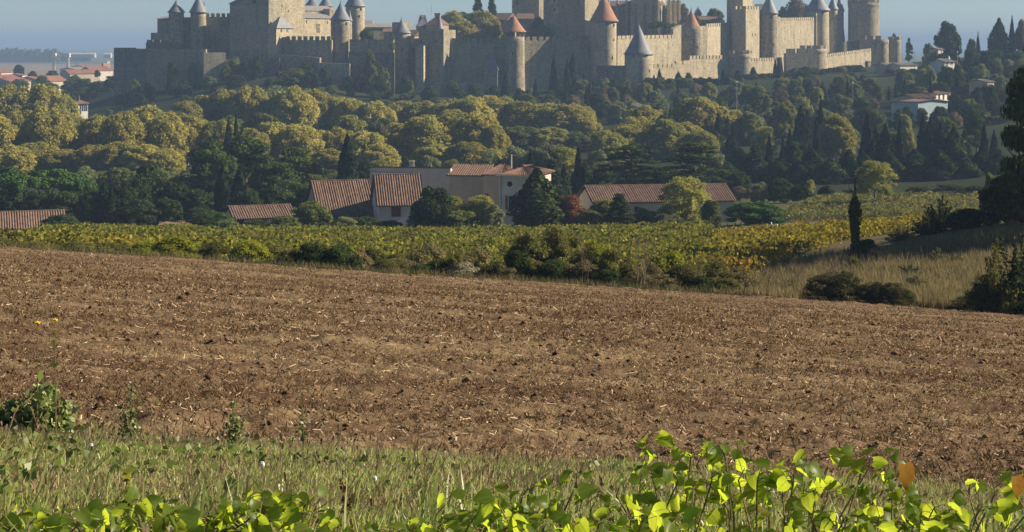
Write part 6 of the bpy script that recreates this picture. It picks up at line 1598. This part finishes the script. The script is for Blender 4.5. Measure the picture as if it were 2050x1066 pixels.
VP = [('tallest leafy vine of the verge, its lone top shoot reaching over soil', [(1300, 856), (1330, 885), (1285, 935), (1345, 930)], 4.9),
      ('dense bright vine at the middle of the verge, crowned by a broad upright leaf', [(1385, 880), (1405, 895), (1440, 872), (1465, 905), (1425, 930), (1490, 925), (1390, 950)], 4.8),
      ('dense bright vine beside the crowned one, sloping down to the grass', [(1520, 930), (1560, 925), (1590, 920), (1640, 890), (1610, 950), (1655, 965), (1540, 975)], 4.75),
      ('airy vine holding an orange dying leaf over the grass', [(1720, 890), (1742, 898), (1775, 905), (1800, 930)], 4.7),
      ('sparse upright vine near the frame corner', [(1940, 955), (1985, 950), (1900, 1005), (1965, 1000)], 4.65),
      ('clipped vine with a yellowing leaf at the frame edge', [(2040, 960), (2060, 985)], 4.65),
      ('low spreading vine between the grass and the tall bright vines', [(1095, 950), (1155, 935), (1200, 970), (1240, 965), (1060, 965), (1130, 985), (1260, 985)], 4.75),
      ('low vine with pale leaf undersides at the start of the bright row', [(930, 985), (965, 985), (1000, 975), (1030, 1000), (990, 1010), (895, 1030)], 4.6),
      ('low vine with raised leaves poking above the trodden grass', [(500, 985), (525, 972), (545, 985), (585, 975), (620, 985), (635, 1000)], 4.55),
      ('creeping bright vine in front of the yellow-tipped weed', [(230, 1000), (265, 985), (300, 1000), (190, 1010), (340, 1015)], 4.5),
      ('creeping shaded vine between the two bright creeping vines', [(380, 1020), (420, 1010), (455, 1000), (480, 1010), (400, 1035)], 4.45),
      ('creeping vine hugging the frame corner under the grass', [(10, 1005), (50, 1020), (100, 1015), (140, 1010), (20, 1040)], 4.45),
      ('ground-hugging vine at the bottom edge below the trodden grass', [(690, 1045), (730, 1050), (780, 1040), (830, 1035), (860, 1030)], 4.4),
      ('leafy vine carpet at the bottom edge under the bright row', [(1080, 1035), (1150, 1030), (1220, 1035), (1290, 1020), (1340, 1010)], 4.45),
      ('leafy vine carpet at the bottom edge under the airy vine', [(1680, 1010), (1740, 1000), (1790, 1015), (1840, 1020), (1870, 1000)], 4.45)]
for i, (lab, st_, D_) in enumerate(VP):
    low_ = i >= 7
    if low_: st_ = st_ + [(a + q.uniform(-22, 22), y + q.uniform(8, 26)) for a, y in st_]
    vine_plant(lab, st_, D_, seed=100 + i, dying=[(1812, 930, 0.068)] if 'orange' in lab else [(2035, 955, 0.06)] if 'yellowing leaf' in lab else None, step=0.024 if i in (1, 2) else 0.030, dens=1.25 if low_ else 0.8 if i == 3 else 1.0)

# weeds by the verge
def weed(px, D, ytop, label, seed, wd=0.12, leaf=0.035, mat='lf_green', stalks=5, name='weed', flowers=None, bushy=1.0):
    r = np.random.default_rng(seed); q = random.Random(seed); x = X(px, D); zb = gz(x, D); zt = Z(ytop, D); h = zt - zb
    root = empty(name, (x, D, zb), label, 'weed'); P = []; tops = []
    for i in range(stalks):
        a = q.uniform(0, 6.28); hh = h * (1 if i == 0 else q.uniform(0.45, 0.85)); l = wd * q.uniform(0.1, 0.6) if i else 0.02
        pts = [Vector((x, D, zb - 0.02)), Vector((x + math.cos(a) * l * 0.4, D + math.sin(a) * l * 0.4, zb + hh * 0.5)), Vector((x + math.cos(a) * l, D + math.sin(a) * l, zb + hh))]
        b = MB(); b.tube(pts, [0.004, 0.003, 0.0015], 5); b.build('stem', M['green_stem'], root); tops.append(pts[2])
        k = int(60 * bushy)
        f = r.random(k); pp = np.array([pts[0] * (1 - t_) ** 2 + pts[1] * 2 * t_ * (1 - t_) + pts[2] * t_ ** 2 for t_ in f])
        P.append(pp + r.normal(0, 1, (k, 3)) * np.array([wd, wd, 0.02]) * (0.30 * (1.1 - f))[:, None])
    P = np.concatenate(P); N = unit(r.normal(size=P.shape) + np.array([0.2, -0.3, 0.6]))
    V = leaf_quads(P, N, np.full(len(P), leaf), r, 1.5) - np.array(root.location)
    obj('foliage', np_mesh('foliage', V.reshape(-1, 3), 4, M[mat]), root)
    if flowers:
        for t_ in tops[:flowers]:
            fb = MB()
            for k in range(9):
                a = 2 * math.pi * k / 9; fb.box((t_.x + 0.008 * math.cos(a), t_.y + 0.008 * math.sin(a), t_.z), 0.009, 0.005, 0.006, a)
            fb.lathe((t_.x, t_.y), [(0.006, t_.z - 0.006), (0.008, t_.z), (0.003, t_.z + 0.006)], 7)
            fb.build('flower', M['yellow_petal'], root)
M['weed_leaf'] = mat_leaf('weed_leaf', (0.12, 0.17, 0.045), (0.30, 0.34, 0.13), None, 0.4, gloss=0.03)
M['yellow_petal'] = mat_plain('yellow_petal', (0.8, 0.62, 0.03), (0.75, 0.5, 0.02), 30, 0.6, 0.2)
weed(75, 8.6, 770, 'leafy dark weed clump with pale undersides at the field corner', 1, 0.34, 0.030, 'weed_leaf', 10, bushy=2.2)
weed(30, 8.7, 800, 'lower dark weed clump beside the pale-leaved clump', 2, 0.26, 0.028, 'weed_leaf', 7, bushy=1.4)
weed(262, 8.4, 765, 'upright feathery weed leaning over the soil', 3, 0.14, 0.015, 'weed_leaf', 4, bushy=1.2)
weed(465, 8.5, 805, 'small bushy green weed on the edge of the soil', 4, 0.12, 0.015, 'weed_leaf', 5, bushy=1.3)
weed(608, 8.4, 790, 'thin reddish weed stalk with few leaves', 5, 0.06, 0.02, 'weed_leaf', 2, bushy=0.25)
weed(75, 8.0, 645, 'tall spindly stalk with a yellow flower over the field corner', 6, 0.05, 0.03, 'lf_green', 1, flowers=1, bushy=0.15, name='flowering_stalk')
weed(112, 8.1, 642, 'second tall spindly stalk with a yellow flower, leaning outward', 7, 0.06, 0.03, 'lf_green', 1, flowers=1, bushy=0.15, name='flowering_stalk')
weed(250, 4.9, 945, 'yellow-tipped weed above the creeping vine', 8, 0.03, 0.028, 'lf_yellow', 2, bushy=0.5)
weed(695, 5.2, 960, 'dead rust-brown dock stalk in the trodden grass', 9, 0.03, 0.010, 'lf_rust', 3, bushy=0.6)
weed(2, 60, 516, 'dark weed tuft at the frame edge on the upper field', 10, 0.7, 0.12, 'lf_dark', 6)
# clover heads
M['clover'] = mat_plain('white_clover_petal', (0.8, 0.76, 0.74), (0.62, 0.55, 0.55), 60, 0.8, 0.1)
for i, (px, py, D, lab) in enumerate(((525, 930, 5.6, 'white clover head in the trodden grass beside the dead dock stalk'), (182, 893, 6.6, 'small white clover head in the short grass near the field'), (80, 1056, 4.4, 'pinkish white clover head at the bottom corner'), (750, 958, 5.3, 'tiny white clover head past the dead dock stalk'))):
    c = W(px, py, D); zb = gz(c.x, c.y); root = empty('clover_flower', (c.x, c.y, zb), lab, 'flower', 'white clover heads')
    b = MB(); b.tube([(c.x, c.y, zb), (c.x + .004, c.y, (zb + c.z) / 2), c], 0.0015, 5); b.build('stem', M['green_stem'], root)
    b = MB()
    for k in range(40):
        ph = math.acos(1 - 2 * (k + .5) / 40); th = k * 2.399; rr = 0.0065 if i != 3 else 0.005
        b.box((c.x + rr * math.sin(ph) * math.cos(th), c.y + rr * math.sin(ph) * math.sin(th), c.z + rr * math.cos(ph)), 0.004, 0.003, 0.005, th)
    b.build('bloom', M['clover'], root)

# ------------------------------------------------------------------ the morning haze over the valley
m = bpy.data.materials.new('haze_air'); m.use_nodes = True
t_ = m.node_tree
for x_ in list(t_.nodes):
    if x_.type == 'BSDF_PRINCIPLED': t_.nodes.remove(x_)
pv = t_.nodes.new('ShaderNodeVolumePrincipled')
pv.inputs['Color'].default_value = HAZE_COLOR
pv.inputs['Density'].default_value = HAZE_DENSITY
pv.inputs['Anisotropy'].default_value = 0.0
t_.links.new(pv.outputs[0], [x_ for x_ in t_.nodes if x_.type == 'OUTPUT_MATERIAL'][0].inputs['Volume'])
b = MB(); b.prism([(-34000, -45), (34000, -45), (34000, 24500), (-34000, 24500)], -60.0, 46.0)
hz = b.build('haze', m)
tag(hz, 'thin blue morning haze filling the valley air', 'haze', kind='stuff')
